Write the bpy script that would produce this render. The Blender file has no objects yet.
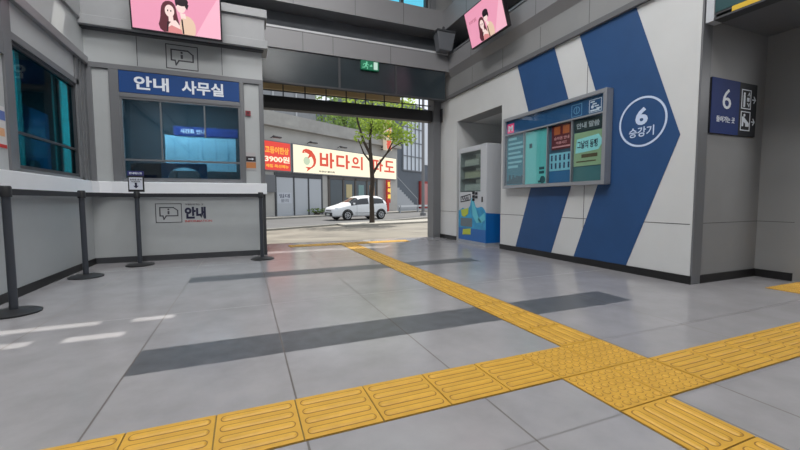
import bpy, bmesh, math, random
from mathutils import Vector, Matrix
random.seed(7)
sc = bpy.context.scene
COL = sc.collection
PI = math.pi

# ---------------------------------------------------------------- materials
def lin(c):
    def g(v):
        v /= 255.0
        return v / 12.92 if v <= .04045 else ((v + .055) / 1.055) ** 2.4
    return (g(c[0]), g(c[1]), g(c[2]), 1.0)

MATS = {}
def mat(name, rgb, rough=.5, metal=0.0, noise=0.0, nscale=4.0, emit=None, estr=1.0, spec=.5, bump=0.0, bscale=60.0, rvar=0.0):
    if name in MATS:
        return MATS[name]
    m = bpy.data.materials.new(name); m.use_nodes = True
    nt = m.node_tree; b = nt.nodes['Principled BSDF']
    c = lin(rgb)
    b.inputs['Base Color'].default_value = c
    b.inputs['Roughness'].default_value = rough
    b.inputs['Metallic'].default_value = metal
    b.inputs['Specular IOR Level'].default_value = spec
    if noise or rvar or bump:
        tc = nt.nodes.new('ShaderNodeTexCoord')
    if noise or rvar:
        n = nt.nodes.new('ShaderNodeTexNoise'); n.inputs['Scale'].default_value = nscale
        n.inputs['Detail'].default_value = 6; n.inputs['Roughness'].default_value = .6
        nt.links.new(tc.outputs['Object'], n.inputs['Vector'])
    if noise:
        r = nt.nodes.new('ShaderNodeValToRGB')
        r.color_ramp.elements[0].position = .3; r.color_ramp.elements[1].position = .7
        r.color_ramp.elements[0].color = tuple(v * (1 - noise) for v in c[:3]) + (1,)
        r.color_ramp.elements[1].color = tuple(min(1, v * (1 + noise)) for v in c[:3]) + (1,)
        nt.links.new(n.outputs['Fac'], r.inputs['Fac']); nt.links.new(r.outputs['Color'], b.inputs['Base Color'])
    if rvar:
        mr = nt.nodes.new('ShaderNodeMapRange')
        mr.inputs['From Min'].default_value = .3; mr.inputs['From Max'].default_value = .7
        mr.inputs['To Min'].default_value = rough - rvar; mr.inputs['To Max'].default_value = rough + rvar
        nt.links.new(n.outputs['Fac'], mr.inputs['Value']); nt.links.new(mr.outputs['Result'], b.inputs['Roughness'])
    if bump:
        n2 = nt.nodes.new('ShaderNodeTexNoise'); n2.inputs['Scale'].default_value = bscale; n2.inputs['Detail'].default_value = 4
        nt.links.new(tc.outputs['Object'], n2.inputs['Vector'])
        bp = nt.nodes.new('ShaderNodeBump'); bp.inputs['Strength'].default_value = bump; bp.inputs['Distance'].default_value = .01
        nt.links.new(n2.outputs['Fac'], bp.inputs['Height']); nt.links.new(bp.outputs['Normal'], b.inputs['Normal'])
    if emit:
        b.inputs['Emission Color'].default_value = lin(emit); b.inputs['Emission Strength'].default_value = estr
    MATS[name] = m
    return m

def glass(name, tint, refl=.08, rough=.03):
    m = bpy.data.materials.new(name); m.use_nodes = True
    nt = m.node_tree; nt.nodes.clear()
    o = nt.nodes.new('ShaderNodeOutputMaterial'); t = nt.nodes.new('ShaderNodeBsdfTransparent'); g = nt.nodes.new('ShaderNodeBsdfGlossy')
    mx = nt.nodes.new('ShaderNodeMixShader')
    t.inputs['Color'].default_value = lin(tint); g.inputs['Roughness'].default_value = rough
    mx.inputs['Fac'].default_value = refl
    nt.links.new(t.outputs[0], mx.inputs[1]); nt.links.new(g.outputs[0], mx.inputs[2]); nt.links.new(mx.outputs[0], o.inputs['Surface'])
    MATS[name] = m
    return m

M_FLOOR = mat('floor_stone', (147, 146, 149), .20, noise=.12, nscale=2.6, spec=.6)
M_BAND = mat('dark_band_stone', (84, 87, 92), .36, noise=.34, nscale=11, rvar=.06, spec=.4)
M_JOINT = mat('floor_joint', (92, 88, 86), .6)
M_JOINTF = mat('floor_joint_faint', (116, 115, 116), .4)
M_WHITE = mat('white_panel', (203, 205, 206), .45, noise=.04, nscale=1.3)
M_GREYP = mat('grey_panel', (136, 137, 138), .5, noise=.06, nscale=1.2)
M_MIDP = mat('booth_panel', (172, 176, 178), .42, noise=.05, nscale=1.4)
M_FRAME = mat('grey_metal_frame', (112, 114, 118), .42, metal=.15)
M_DARKF = mat('dark_metal', (62, 64, 68), .45, metal=.1)
M_TRIM = mat('trim_metal', (136, 136, 139), .45, metal=.1)
M_RECESS = mat('dark_recess', (98, 103, 109), .7, noise=.1)
M_BLACK = mat('black_skirting', (24, 24, 26), .5)
M_COUNTER = mat('white_counter', (232, 235, 240), .35, noise=.02)
M_BLUE = mat('chevron_blue', (36, 74, 122), .5, noise=.06, nscale=3)
M_SIGNBLUE = mat('sign_blue', (26, 68, 128), .55, spec=.3)
M_NAVY = mat('sign_navy', (20, 46, 108), .6, spec=.3)
M_SIGNBLACK = mat('sign_black', (28, 31, 38), .55, spec=.3)
M_LETTER = mat('white_lettering', (226, 232, 240), .5)
M_BADGE = mat('badge_white', (196, 212, 238), .5)
M_INK = mat('ink_navy', (28, 30, 60), .5)
M_INKGREY = mat('ink_grey', (70, 70, 76), .5)
M_INKRED = mat('ink_red', (176, 62, 62), .5)
M_YELLOW = mat('tactile_yellow', (194, 150, 54), .5, noise=.1, nscale=7)
M_YSHADE = mat('tactile_edge_shade', (134, 98, 40), .7)  # painted shade around the raised bars and dots so they stand out
M_YBAR = mat('tactile_bar', (200, 156, 58), .5, noise=.1, nscale=9)
M_YGROUT = mat('tactile_grout', (120, 98, 48), .7)
M_SEAM = mat('panel_seam', (74, 75, 78), .6)
M_CONC = mat('concrete', (158, 156, 152), .8, noise=.14, nscale=1.6, bump=.2)
M_CEIL = mat('ceiling_paint', (120, 122, 125), .7)
GL_BOOTH = glass('booth_glass', (176, 194, 202), .06)
GL_LEFT = glass('tinted_window_glass', (126, 172, 180), .05)
GL_CYAN = glass('cyan_glass', (170, 234, 246), .06)
GL_CLEAR = glass('case_glass', (248, 251, 252), .04)

# ---------------------------------------------------------------- mesh builder
class MB:
    def __init__(s): s.v = []; s.f = []; s.mi = []; s.cur = 0
    def add(s, vs, fs):
        b = len(s.v); s.v.extend(tuple(v) for v in vs)
        for f in fs: s.f.append(tuple(b + i for i in f)); s.mi.append(s.cur)
        return s
    def box(s, x0, x1, y0, y1, z0, z1):
        vs = [(x, y, z) for z in (z0, z1) for y in (y0, y1) for x in (x0, x1)]
        return s.add(vs, [(0, 2, 3, 1), (4, 5, 7, 6), (0, 1, 5, 4), (2, 6, 7, 3), (0, 4, 6, 2), (1, 3, 7, 5)])
    def prism(s, pts, y0, y1):          # polygon in xz, extruded along y (front at y0)
        n = len(pts)
        a = sum(pts[i][0] * pts[(i + 1) % n][1] - pts[(i + 1) % n][0] * pts[i][1] for i in range(n))
        if a < 0: pts = pts[::-1]
        vs = [(x, y0, z) for x, z in pts] + [(x, y1, z) for x, z in pts]
        fs = [tuple(range(n)), tuple(range(2 * n - 1, n - 1, -1))]
        fs += [(i, n + i, n + (i + 1) % n, (i + 1) % n) for i in range(n)]
        return s.add(vs, fs)
    def prismz(s, pts, z0, z1):         # polygon in xy, extruded along z
        n = len(pts)
        a = sum(pts[i][0] * pts[(i + 1) % n][1] - pts[(i + 1) % n][0] * pts[i][1] for i in range(n))
        if a < 0: pts = pts[::-1]
        vs = [(x, y, z0) for x, y in pts] + [(x, y, z1) for x, y in pts]
        fs = [tuple(range(n - 1, -1, -1)), tuple(range(n, 2 * n))]
        fs += [(i, (i + 1) % n, n + (i + 1) % n, n + i) for i in range(n)]
        return s.add(vs, fs)
    def prismx(s, pts, x0, x1):         # polygon in yz, extruded along x
        n = len(pts)
        a = sum(pts[i][0] * pts[(i + 1) % n][1] - pts[(i + 1) % n][0] * pts[i][1] for i in range(n))
        if a < 0: pts = pts[::-1]
        vs = [(x0, y, z) for y, z in pts] + [(x1, y, z) for y, z in pts]
        fs = [tuple(range(n - 1, -1, -1)), tuple(range(n, 2 * n))]
        fs += [(i, (i + 1) % n, n + (i + 1) % n, n + i) for i in range(n)]
        return s.add(vs, fs)
    def ring(s, cx, cz, ro, ri, y0, y1, n=48, sx=1.0, a0=0, a1=2 * PI):
        full = abs(a1 - a0 - 2 * PI) < 1e-6
        k = n if full else n + 1
        vs = []
        for i in range(k):
            a = a0 + (a1 - a0) * i / n
            for r in (ro, ri):
                for y in (y0, y1): vs.append((cx + sx * r * math.cos(a), y, cz + r * math.sin(a)))
        fs = []
        for i in range(n):
            p = 4 * i; q = 4 * ((i + 1) % k)
            fs += [(p, p + 2, q + 2, q), (p + 1, q + 1, q + 3, p + 3), (p, q, q + 1, p + 1), (p + 2, p + 3, q + 3, q + 2)]
        if not full:
            e = 4 * (k - 1)
            fs += [(0, 1, 3, 2), (e, e + 2, e + 3, e + 1)]
        return s.add(vs, fs)
    def disc(s, cx, cz, r, y0, y1, n=28, sx=1.0):
        return s.prism([(cx + sx * r * math.cos(2 * PI * i / n), cz + r * math.sin(2 * PI * i / n)) for i in range(n)], y0, y1)
    def lathe(s, prof, n=28, cx=0, cy=0, axis='z'):
        vs = []; fs = []
        for r, z in prof:
            for i in range(n):
                a = 2 * PI * i / n
                p = (cx + r * math.cos(a), cy + r * math.sin(a), z)
                if axis == 'y': p = (cx + r * math.cos(a), z, cy + r * math.sin(a))
                vs.append(p)
        m = len(prof)
        for j in range(m - 1):
            for i in range(n):
                q = (j * n + i, j * n + (i + 1) % n, (j + 1) * n + (i + 1) % n, (j + 1) * n + i)
                fs.append(q if axis == 'z' else q[::-1])
        bot = tuple(range(n - 1, -1, -1)); top = tuple((m - 1) * n + i for i in range(n))
        fs += [bot, top] if axis == 'z' else [bot[::-1], top[::-1]]
        return s.add(vs, fs)
    def tube(s, pts, rads, n=10):
        pts = [Vector(p) for p in pts]
        if not isinstance(rads, (list, tuple)): rads = [rads] * len(pts)
        vs = []; fs = []; ref = None
        for i, p in enumerate(pts):
            d = (pts[min(i + 1, len(pts) - 1)] - pts[max(i - 1, 0)]).normalized()
            if ref is None:
                ref = d.cross(Vector((0, 0, 1)) if abs(d.z) < .9 else Vector((1, 0, 0))).normalized()
            ref = (ref - d * ref.dot(d)).normalized(); b = d.cross(ref)
            for k in range(n):
                a = 2 * PI * k / n
                vs.append(p + (ref * math.cos(a) + b * math.sin(a)) * rads[i])
        for i in range(len(pts) - 1):
            for k in range(n):
                fs.append((i * n + k, i * n + (k + 1) % n, (i + 1) * n + (k + 1) % n, (i + 1) * n + k))
        fs += [tuple(range(n - 1, -1, -1)), tuple((len(pts) - 1) * n + k for k in range(n))]
        return s.add(vs, fs)
    def mesh(s, name, mats):
        me = bpy.data.meshes.new(name); me.from_pydata(s.v, [], s.f)
        for m in (mats if isinstance(mats, (list, tuple)) else [mats]): me.materials.append(m)
        me.polygons.foreach_set('material_index', s.mi); me.update()
        return me
    def build(s, name, mats, parent=None, loc=(0, 0, 0), rz=0.0, bevel=0.0, smooth=False):
        o = bpy.data.objects.new(name, s.mesh(name, mats)); COL.objects.link(o)
        if parent: o.parent = parent
        o.location = loc; o.rotation_euler = (0, 0, rz)
        if bevel:
            b = o.modifiers.new('b', 'BEVEL'); b.width = bevel; b.segments = 2; b.limit_method = 'ANGLE'
        if smooth:
            for p in o.data.polygons: p.use_smooth = True
            try: o.data.set_sharp_from_angle(angle=math.radians(40))
            except Exception: pass
        return o

def thing(name, label, cat, loc=(0, 0, 0), rz=0.0, group=None):
    o = bpy.data.objects.new(name, None); COL.objects.link(o)
    o.empty_display_size = .1
    o.location = loc; o.rotation_euler = (0, 0, rz); tag(o, label, cat, group)
    return o
def tag(o, label, cat, group=None, kind=None):
    o['label'] = label; o['category'] = cat
    if group: o['group'] = group
    if kind: o['kind'] = kind
    return o
def struct(o):
    o['kind'] = 'structure'
    return o
def copy_tree(o, parent=None):
    c = o.copy(); COL.objects.link(c)
    if parent: c.parent = parent
    for ch in list(o.children): copy_tree(ch, c)
    return c

def text_into(mb, body, x0, x1, z0, z1, y0, y1, bold=.0, keep=False, spacing=1.0):
    """lettering filling the box x0..x1, z0..z1, front face at y0"""
    cu = bpy.data.curves.new('t', 'FONT'); cu.body = body; cu.size = 1; cu.offset = bold; cu.resolution_u = 3
    cu.space_character = spacing
    ob = bpy.data.objects.new('t', cu); COL.objects.link(ob)
    dg = bpy.context.evaluated_depsgraph_get(); me = bpy.data.meshes.new_from_object(ob.evaluated_get(dg))
    bpy.data.objects.remove(ob)
    if not me.vertices: return
    xs = [v.co.x for v in me.vertices]; ys = [v.co.y for v in me.vertices]
    sx = (x1 - x0) / (max(xs) - min(xs)); sz = (z1 - z0) / (max(ys) - min(ys))
    if keep: sx = sz = min(sx, sz)
    ox = (x0 + x1) / 2 - sx * (max(xs) + min(xs)) / 2; oz = (z0 + z1) / 2 - sz * (max(ys) + min(ys)) / 2
    vs = []; fs = []
    n = len(me.vertices)
    for y in (y0, y1):
        for v in me.vertices: vs.append((ox + sx * v.co.x, y, oz + sz * v.co.y))
    cnt = {}
    for p in me.polygons:
        t = tuple(p.vertices)
        if p.normal.z < 0: t = t[::-1]
        fs.append(t)
        for i in range(len(t)):
            e = (t[i], t[(i + 1) % len(t)]); cnt[e] = 1
    for (a, b) in list(cnt):
        if (b, a) not in cnt: fs.append((a, a + n, b + n, b))
    mb.add(vs, fs)
    bpy.data.meshes.remove(me); bpy.data.curves.remove(cu)

def outline(mb, x0, x1, z0, z1, t, y0, y1):
    mb.box(x0, x1, y0, y1, z1 - t, z1); mb.box(x0, x1, y0, y1, z0, z0 + t)
    mb.box(x0, x0 + t, y0, y1, z0 + t, z1 - t); mb.box(x1 - t, x1, y0, y1, z0 + t, z1 - t)

def stroke(mb, pts, t, y0, y1, closed=False):
    n = len(pts)
    for i in range(n if closed else n - 1):
        a = Vector(pts[i]); b = Vector(pts[(i + 1) % n]); d = (b - a).normalized(); p = Vector((-d.y, d.x)) * t / 2; e = d * t / 2
        mb.prism([tuple(a - e + p), tuple(a - e - p), tuple(b + e - p), tuple(b + e + p)], y0, y1)

# frames: RW = on the wall at x = 4.16 (local x runs towards the camera), LW = wall at x = -1.93
XR = 4.16; YB = 6.36; XL = -1.93
RW = -PI / 2; LWR = PI / 2

# ---------------------------------------------------------------- floor
def grid_floor():
    mb = MB()
    J = .004
    xs = [(-.583 + .767 * k) for k in range(-9, 4)] + [2.02 + .767 * k for k in range(0, 11)]
    ys = [-5.6, -4.8, -4.0, -3.2, -2.4, -1.6, -.8, .2, 1.02, 1.63, 2.19, 2.54, 3.29, 4.46, 4.78, 5.6, 6.5, 7.3]
    def cuts(cs, lo, hi, plain=()):
        ev = [(lo, None)]
        for c in cs: ev += [(c - J, 'j'), (c + J, None)]
        ev += [(p, None) for p in plain]
        ev.sort(key=lambda e: e[0])
        ev.append((hi, None))
        return ev
    bandy = (2.19, 2.54, 4.46, 4.78)
    cx = cuts(xs, -8, 12, (3.06,)); cy = cuts([y for y in ys if y not in bandy], -7, 7.85, bandy)
    for i in range(len(cx) - 1):
        for j in range(len(cy) - 1):
            x0, x1 = cx[i][0], cx[i + 1][0]; y0, y1 = cy[j][0], cy[j + 1][0]
            mx, my = (x0 + x1) / 2, (y0 + y1) / 2
            band = (-.583 < mx < 3.06) and (2.19 < my < 2.54 or 4.46 < my < 4.78)
            mb.cur = 2 if cx[i][1] == 'j' else (1 if band else (3 if cy[j][1] == 'j' else 0))
            mb.add([(x0, y0, 0), (x1, y0, 0), (x1, y1, 0), (x0, y1, 0)], [(0, 1, 2, 3)])
    return mb
struct(grid_floor().build('floor', [M_FLOOR, M_BAND, M_JOINT, M_JOINTF]))

# ---------------------------------------------------------------- tactile paving
BL = .305
def block_meshes():
    out = {}
    for kind in ('bars', 'dots'):
        mb = MB(); h = BL / 2 - .003
        mb.box(-h, h, -h, h, .0005, .006)
        mb.cur = 1
        if kind == 'bars':
            for k in range(4):
                y = (-1.5 + k) * .07
                pts = []
                for a in range(9):
                    t = -PI / 2 + PI * a / 8; pts.append((.115 + .017 * math.cos(t), y + .017 * math.sin(t)))
                for a in range(9):
                    t = PI / 2 + PI * a / 8; pts.append((-.115 + .017 * math.cos(t), y + .017 * math.sin(t)))
                n = len(pts)
                top = [(x * .965, y + (yy - y) * .6, .0112) for x, yy in pts]
                mb.add([(x, yy, .006) for x, yy in pts] + top, [tuple(range(n, 2 * n))] + [(i, (i + 1) % n, n + (i + 1) % n, n + i) for i in range(n)])
                mb.cur = 2; mb.add([(x * 1.03, y + (yy - y) * 1.35, .0062) for x, yy in pts], [tuple(range(n))]); mb.cur = 1
        else:
            for i in range(6):
                for j in range(6):
                    x = (-2.5 + i) * .048; y = (-2.5 + j) * .048
                    mb.lathe([(.0145, .006), (.011, .0095), (.006, .0105)], 10, x, y); mb.cur = 2; mb.add([(x + .018 * math.cos(2 * PI * q / 10), y + .018 * math.sin(2 * PI * q / 10), .0062) for q in range(10)], [tuple(range(10))]); mb.cur = 1
        out[kind] = mb.mesh('tactile_' + kind, [M_YELLOW, M_YBAR, M_YSHADE])
    return out
BM = block_meshes()
def strip(label, x0, y0, nx, ny, kind, rot=0.0, x1=None):
    t = thing('tactile_paving', label, 'tactile paving', (x0, y0, 0))
    g = MB(); g.box(0, nx * BL, 0, ny * BL, .0002, .0015); g.build('bedding', M_YGROUT, t)
    for i in range(nx):
        for j in range(ny):
            o = bpy.data.objects.new('paving_block', BM[kind]); COL.objects.link(o); o.parent = t
            o.location = ((i + .5) * BL, (j + .5) * BL, 0); o.rotation_euler = (0, 0, rot)
strip('long yellow tactile guide strip running from the crossing out to the street', 1.70, 1.64, 1, 18, 'bars', PI / 2)
strip('yellow tactile strip of ribbed blocks leading from the crossing towards the rope barriers', 1.395 - 11 * BL, 1.335, 11, 1, 'bars')
strip('square of four dotted yellow tactile blocks where the strips cross', 1.395, 1.03, 2, 2, 'dots')
strip('short yellow tactile strip leading from the crossing towards the camera', 1.395, 1.03 - 6 * BL, 1, 6, 'bars', PI / 2)
strip('yellow tactile strip leading from the crossing towards the navy direction sign', 2.01, 1.03, 9, 1, 'bars')
strip('sunlit yellow tactile row lying across the street doorway', .74, 7.15, 8, 1, 'dots')
strip('small yellow tactile patch on the floor before the lift recess', 4.66, 1.69, 3, 1, 'dots')

# ---------------------------------------------------------------- wall at x = 4.16 (blue chevron wall)
def wall_right():
    mb = MB()
    D = .35
    # local frame: x = towards camera measured from y=0 (x = -Y), y = into the wall
    def P(Y0, Y1, z0, z1, y0=0, y1=D): mb.box(-Y1, -Y0, y0, y1, z0, z1)
    P(2.38, 5.46, 0, 3.05)
    P(6.95, 7.95, 0, 3.05)
    P(5.46, 6.95, 2.50, 3.05)
    P(-7, 7.95, 3.05, 3.60)
    # alcove
    P(5.40, 5.46, 0, 2.5, D, 1.2); P(6.95, 7.01, 0, 2.5, D, 1.2); P(5.40, 7.01, 0, 2.5, 1.2, 1.25); P(5.40, 7.01, 2.5, 2.55, D, 1.2)
    mb.cur = 1
    for Y in (5.46, 4.57, 3.70):
        if Y < 5.4: P(Y - .004, Y + .004, .08, 3.0, -.0015, 0)
        P(Y - .004, Y + .004, 3.12, 3.44, -.0015, 0)
    for Y in (6.4, 2.9, 2.0): P(Y - .004, Y + .004, 3.12, 3.44, -.0015, 0)
    P(2.40, 5.46, .606, .614, -.0015, 0); P(6.95, 7.8, .606, .614, -.0015, 0)
    mb.cur = 2
    P(-7, 7.95, 3.11, 3.58, -.001, 0)
    P(5.46, 6.95, 2.495, 2.5, -.001, D)
    return mb
struct(wall_right().build('wall_right', [M_WHITE, M_SEAM, M_GREYP], None, (XR, 0, 0), RW))
struct(MB().box(-7.9, 7, -.045, 0, 3.03, 3.105).build('trim_1', mat('trim_dark_grey', (100, 101, 104), .45), None, (XR, 0, 0), RW, bevel=.006))  # strip in a darker grey than the ledge trim
# ledge with a pale upper edge
mb = MB(); mb.box(-7.2, 7, -.10, .6, 3.60, 3.90); mb.prismx([(-.10, 3.60), (0, 3.46), (0, 3.60)], -7.2, 7)
mb.cur = 1; mb.box(-7.2, 7, -.115, .05, 3.90, 3.935)
mb.cur = 2
for Y in (6.3, 4.57, 3.1): mb.box(-Y - .004, -Y + .004, -.1015, -.1, 3.6, 3.9)
struct(mb.build('trim_2', [M_TRIM, M_FRAME, M_SEAM], None, (XR, 0, 0), RW))
mb = MB(); mb.box(-8.1, 7, .5, .6, 3.9, 4.5)
struct(mb.build('wall_upper_recess', M_RECESS, None, (XR, 0, 0), RW))
# baseboards
mb = MB(); mb.box(-5.46, -2.37, -.012, 0, 0, .085); mb.box(-7.8, -6.95, -.012, 0, 0, .085); mb.box(-2.38, -2.366, -.012, .14, 0, .085)
struct(mb.build('baseboard_right', M_BLACK, None, (XR, 0, 0), RW))
# recess of the lift lobby: end face y = 2.38, then the wall at x = 5.3
mb = MB(); mb.box(4.31, 5.6, 2.372, 2.6, 0, 3.05); mb.box(5.3, 5.5, 2.06, 2.372, 0, 3.05); mb.box(5.3, 8.5, 1.9, 2.06, 0, 3.05)
mb.box(8.5, 8.7, -5, 2.0, 0, 3.05); mb.box(4.16, 8.7, -5.2, -5, 0, 3.05)
mb.cur = 1; mb.box(4.31, 5.3, 2.371, 2.372, .616, .622); mb.box(5.298, 5.3, 2.06, 2.38, .616, .622)
struct(mb.build('wall_lobby', [M_GREYP, M_SEAM]))
mb = MB(); mb.box(4.158, 4.31, 2.362, 2.379, .0, 3.05)
struct(mb.build('trim_3', M_FRAME, None, bevel=.006))
mb = MB(); mb.box(4.30, 5.3, 2.358, 2.3715, 0, .085); mb.box(5.286, 5.30, 2.05, 2.38, 0, .085); mb.box(5.3, 8.5, 1.886, 1.90, 0, .085)
struct(mb.build('baseboard_lobby', M_BLACK))
mb = MB(); mb.box(4.31, 8.7, -5, 2.06, 2.62, 3.05); mb.box(4.31, 5.3, 2.06, 2.379, 2.62, 3.05)
struct(mb.build('ceiling_lobby', M_FRAME))
# sign box over the recess
t = thing('overhead_sign', 'dark lit sign box with yellow lower strip over the lift recess opening', 'sign', (4.18, 2.34, 2.56), RW)
mb = MB(); mb.box(0, 3.2, 0, .12, .05, .46); mb.build('sign_box', M_DARKF, t)
MB().box(.06, 3.2, -.006, 0, .07, .44).build('sign_face', mat('dark_green_face', (36, 66, 70), .3, emit=(36, 70, 74), estr=.25), t)
MB().box(-.012, .055, -.012, .125, .0, .46).build('end_cap', mat('pale_cap', (186, 190, 196), .4), t)
mb = MB(); mb.box(.055, 3.2, -.014, .12, .0, .018); mb.build('bottom_rail', M_DARKF, t)
MB().box(.20, 3.2, -.016, .0, .018, .062).build('light_strip', mat('yellow_strip', (206, 170, 46), .4, emit=(206, 170, 46), estr=.08), t)

# chevrons and badge
def chevron(label, pts):
    mb = MB(); mb.prism([(-y, z) for y, z in pts], -.006, -.0025)
    o = mb.build('chevron_graphic', M_BLUE, None, (XR, 0, 0), RW); return tag(o, label, 'wall graphic')
chevron('broad blue chevron band carrying the white circled lift number', [(3.84, 3.03), (3.06, 3.03), (2.53, 1.53), (3.07, .086), (3.84, .086), (3.32, 1.53)])
chevron('blue chevron band partly covered by the glass notice board', [(5.07, 3.03), (4.28, 3.03), (3.75, 1.53), (4.25, .086), (5.04, .086), (4.54, 1.53)])
t = thing('lift_sign', 'white circle badge with number six and Korean word on the blue chevron', 'wall graphic', (XR, 2.94, 1.735), RW)
MB().ring(0, 0, .278, .256, -.0085, -.0065, 56).build('circle', M_BADGE, t)
mb = MB(); text_into(mb, '6', -.078, .065, -.035, .16, -.0085, -.0065, .035); mb.build('number', M_BADGE, t)
mb = MB(); text_into(mb, '승강기', -.15, .14, -.165, -.055, -.0085, -.0065, .015); mb.build('lettering', M_BADGE, t)

# notice board ------------------------------------------------------------
t = thing('notice_board', 'long wall-mounted glass notice board with blue header holding posters', 'notice board', (XR, 5.265, 1.05), RW)
W_, H_ = 1.955, 1.155
M_ALU = mat('aluminium', (152, 156, 162), .35, metal=.35)
mb = MB(); mb.box(.01, W_ - .01, -.07, -.0075, .01, H_ - .01); mb.build('backing', mat('case_inside', (60, 92, 112), .6), t)
mb = MB(); outline(mb, 0, W_, 0, H_, .05, -.12, -.07); mb.box(0, W_, -.07, -.0075, 0, .012); mb.box(0, W_, -.07, -.0075, H_ - .012, H_); mb.box(0, .012, -.07, -.0075, 0, H_); mb.box(W_ - .012, W_, -.07, -.0075, 0, H_)
mb.build('frame', M_ALU, t, bevel=.004)
MB().box(.05, W_ - .05, -.118, -.075, .865, .885).build('rail', M_ALU, t)
mb = MB()
for x in (.495, .985, 1.425): MB().box(x, x + .014, -.112, -.072, .05, .865).build('divider', M_ALU, t)
MB().box(.05, W_ - .05, -.085, -.07, .885, H_ - .05).build('header_panel', mat('header_blue', (34, 84, 130), .5), t)
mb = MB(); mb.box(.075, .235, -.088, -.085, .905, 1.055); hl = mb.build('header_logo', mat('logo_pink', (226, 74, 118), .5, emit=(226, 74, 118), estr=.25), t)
mb = MB(); text_into(mb, 'M', .10, .21, .935, 1.025, -.091, -.088, .05); mb.build('logo_letter', M_LETTER, hl)
mb = MB()
outline(mb, 1.40, 1.57, .905, 1.065, .008, -.088, -.085); mb.ring(1.485, .985, .05, .04, -.088, -.085, 24); mb.box(1.48, 1.49, -.088, -.085, .95, 1.02)
mb.build('waiting_icon', mat('icon_faint', (110, 158, 190), .5), t)
mb = MB(); outline(mb, 1.68, 1.86, .905, 1.065, .006, -.088, -.085)
for k in range(4): mb.box(1.70 + .03 * k, 1.76 + .03 * k, -.088, -.085, 1.03 - .03 * k, 1.045 - .03 * k)
mb.disc(1.73, .975, .02, -.088, -.085, 14); mb.box(1.70, 1.83, -.088, -.085, .92, .94)
mb.build('escalator_icon', M_LETTER, t)
MB().box(.05, W_ - .05, -.108, -.104, .05, H_ - .05).build('glass_pane', GL_CLEAR, t)
PO = dict(loc=(XR, 5.265, 1.05), rz=RW)
def poster(name, label, base, x0, x1, z0, z1):
    p = thing(name, label, 'poster', PO['loc'], PO['rz'])
    MB().box(x0, x1, -.082, -.072, z0, z1).build('sheet', base, p)
    return p
p = poster('poster', 'teal poster with dark text bars beside the pink logo end of the board', mat('poster_teal', (44, 122, 138), .5), .07, .49, .055, .85)
mb = MB()
for k, w in enumerate((.20, .34, .36, .30, .35, .33, .24)):
    mb.box(.10, .10 + w, -.0845, -.082, .78 - .075 * k, .80 - .075 * k + (.012 if k % 2 else .02))
mb.build('text_lines', mat('poster_pale', (126, 190, 200), .5), p)
mb = MB()
for k in range(9): mb.box(.08 + .044 * k, .12 + .044 * k, -.0845, -.082, .07, .13 + .09 * abs(math.sin(k * 1.7)))
mb.build('picture', mat('poster_deep', (24, 78, 92), .5), p)
p = poster('poster', 'plain pale turquoise poster with two small dark print blocks', mat('poster_mint', (98, 196, 192), .5), .515, .975, .055, .85)
mb = MB(); mb.box(.60, .66, -.0845, -.082, .60, .67); mb.build('print_block', mat('poster_ink', (22, 82, 88), .5), p); mb = MB(); mb.box(.82, .92, -.0845, -.082, .20, .24); mb.box(.82, .92, -.0845, -.082, .26, .30); mb.disc(.89, .11, .055, -.0845, -.082); mb.box(.80, .86, -.0845, -.082, .07, .1)
mb.build('print_block', mat('poster_ink', (22, 82, 88), .5), p)
p = poster('poster', 'maroon poster with two orange pictures above the pale icon chart', mat('poster_maroon', (98, 30, 38), .5), 1.055, 1.41, .515, .855)
mb = MB(); mb.box(1.10, 1.21, -.0845, -.082, .72, .83); mb.box(1.26, 1.37, -.0845, -.082, .72, .83); mb.build('picture', mat('poster_orange', (176, 92, 44), .5), p)
mb = MB(); text_into(mb, '승차권 안내', 1.10, 1.37, .645, .69, -.0845, -.082, .02); text_into(mb, '이용시간', 1.14, 1.33, .585, .625, -.0845, -.082, .02); mb.box(1.07, 1.39, -.0845, -.082, .54, .56); mb.build('lettering', mat('poster_rose', (206, 150, 150), .5), p)
p = poster('poster', 'pale blue icon chart poster with a blue foot below the maroon poster', mat('poster_sky', (128, 196, 212), .5), 1.02, 1.415, .22, .465)
for i in range(5):
    for j in range(2):
        mb = MB(); x = 1.065 + i * .076; z = .27 + j * .11
        mb.disc(x, z + .045, .016, -.0845, -.082, 10); mb.box(x - .014, x + .014, -.0845, -.082, z - .02, z + .03); mb.build('icon_figure', mat('poster_ink2', (36, 60, 96), .5), p)
MB().box(1.02, 1.415, -.083, -.072, .055, .215).build('foot_panel', mat('poster_blue', (36, 104, 152), .5), p)
p = poster('poster', 'olive green poster with a pale brush-lettered arrow banner', mat('poster_olive', (146, 176, 136), .5), 1.455, 1.875, .25, .685)
MB().box(1.455, 1.875, -.083, -.072, .70, .845).build('title_panel', mat('poster_dark', (36, 56, 58), .5), p)
mb = MB(); text_into(mb, '안내 말씀', 1.49, 1.84, .735, .81, -.0855, -.083, .03); mb.build('title_lettering', mat('poster_rose2', (170, 178, 182), .5), p)
mb = MB(); mb.prism([(1.48, .42), (1.83, .44), (1.90, .535), (1.83, .63), (1.50, .60)], -.0845, -.082); ar = mb.build('arrow_banner', mat('poster_ice', (150, 222, 222), .5), p)
mb = MB(); text_into(mb, '그날의 동행', 1.51, 1.82, .475, .575, -.0865, -.0845, .02); mb.build('brush_lettering', M_INK, ar)
mb = MB(); mb.box(1.58, 1.82, -.0845, -.082, .355, .40); mb.box(1.50, 1.80, -.0845, -.082, .30, .315); mb.build('caption_bar', mat('poster_brown', (84, 74, 46), .5), p)
MB().box(1.455, 1.875, -.083, -.072, .055, .24).build('foot_panel', mat('poster_slate', (62, 112, 116), .5), p)

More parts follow.
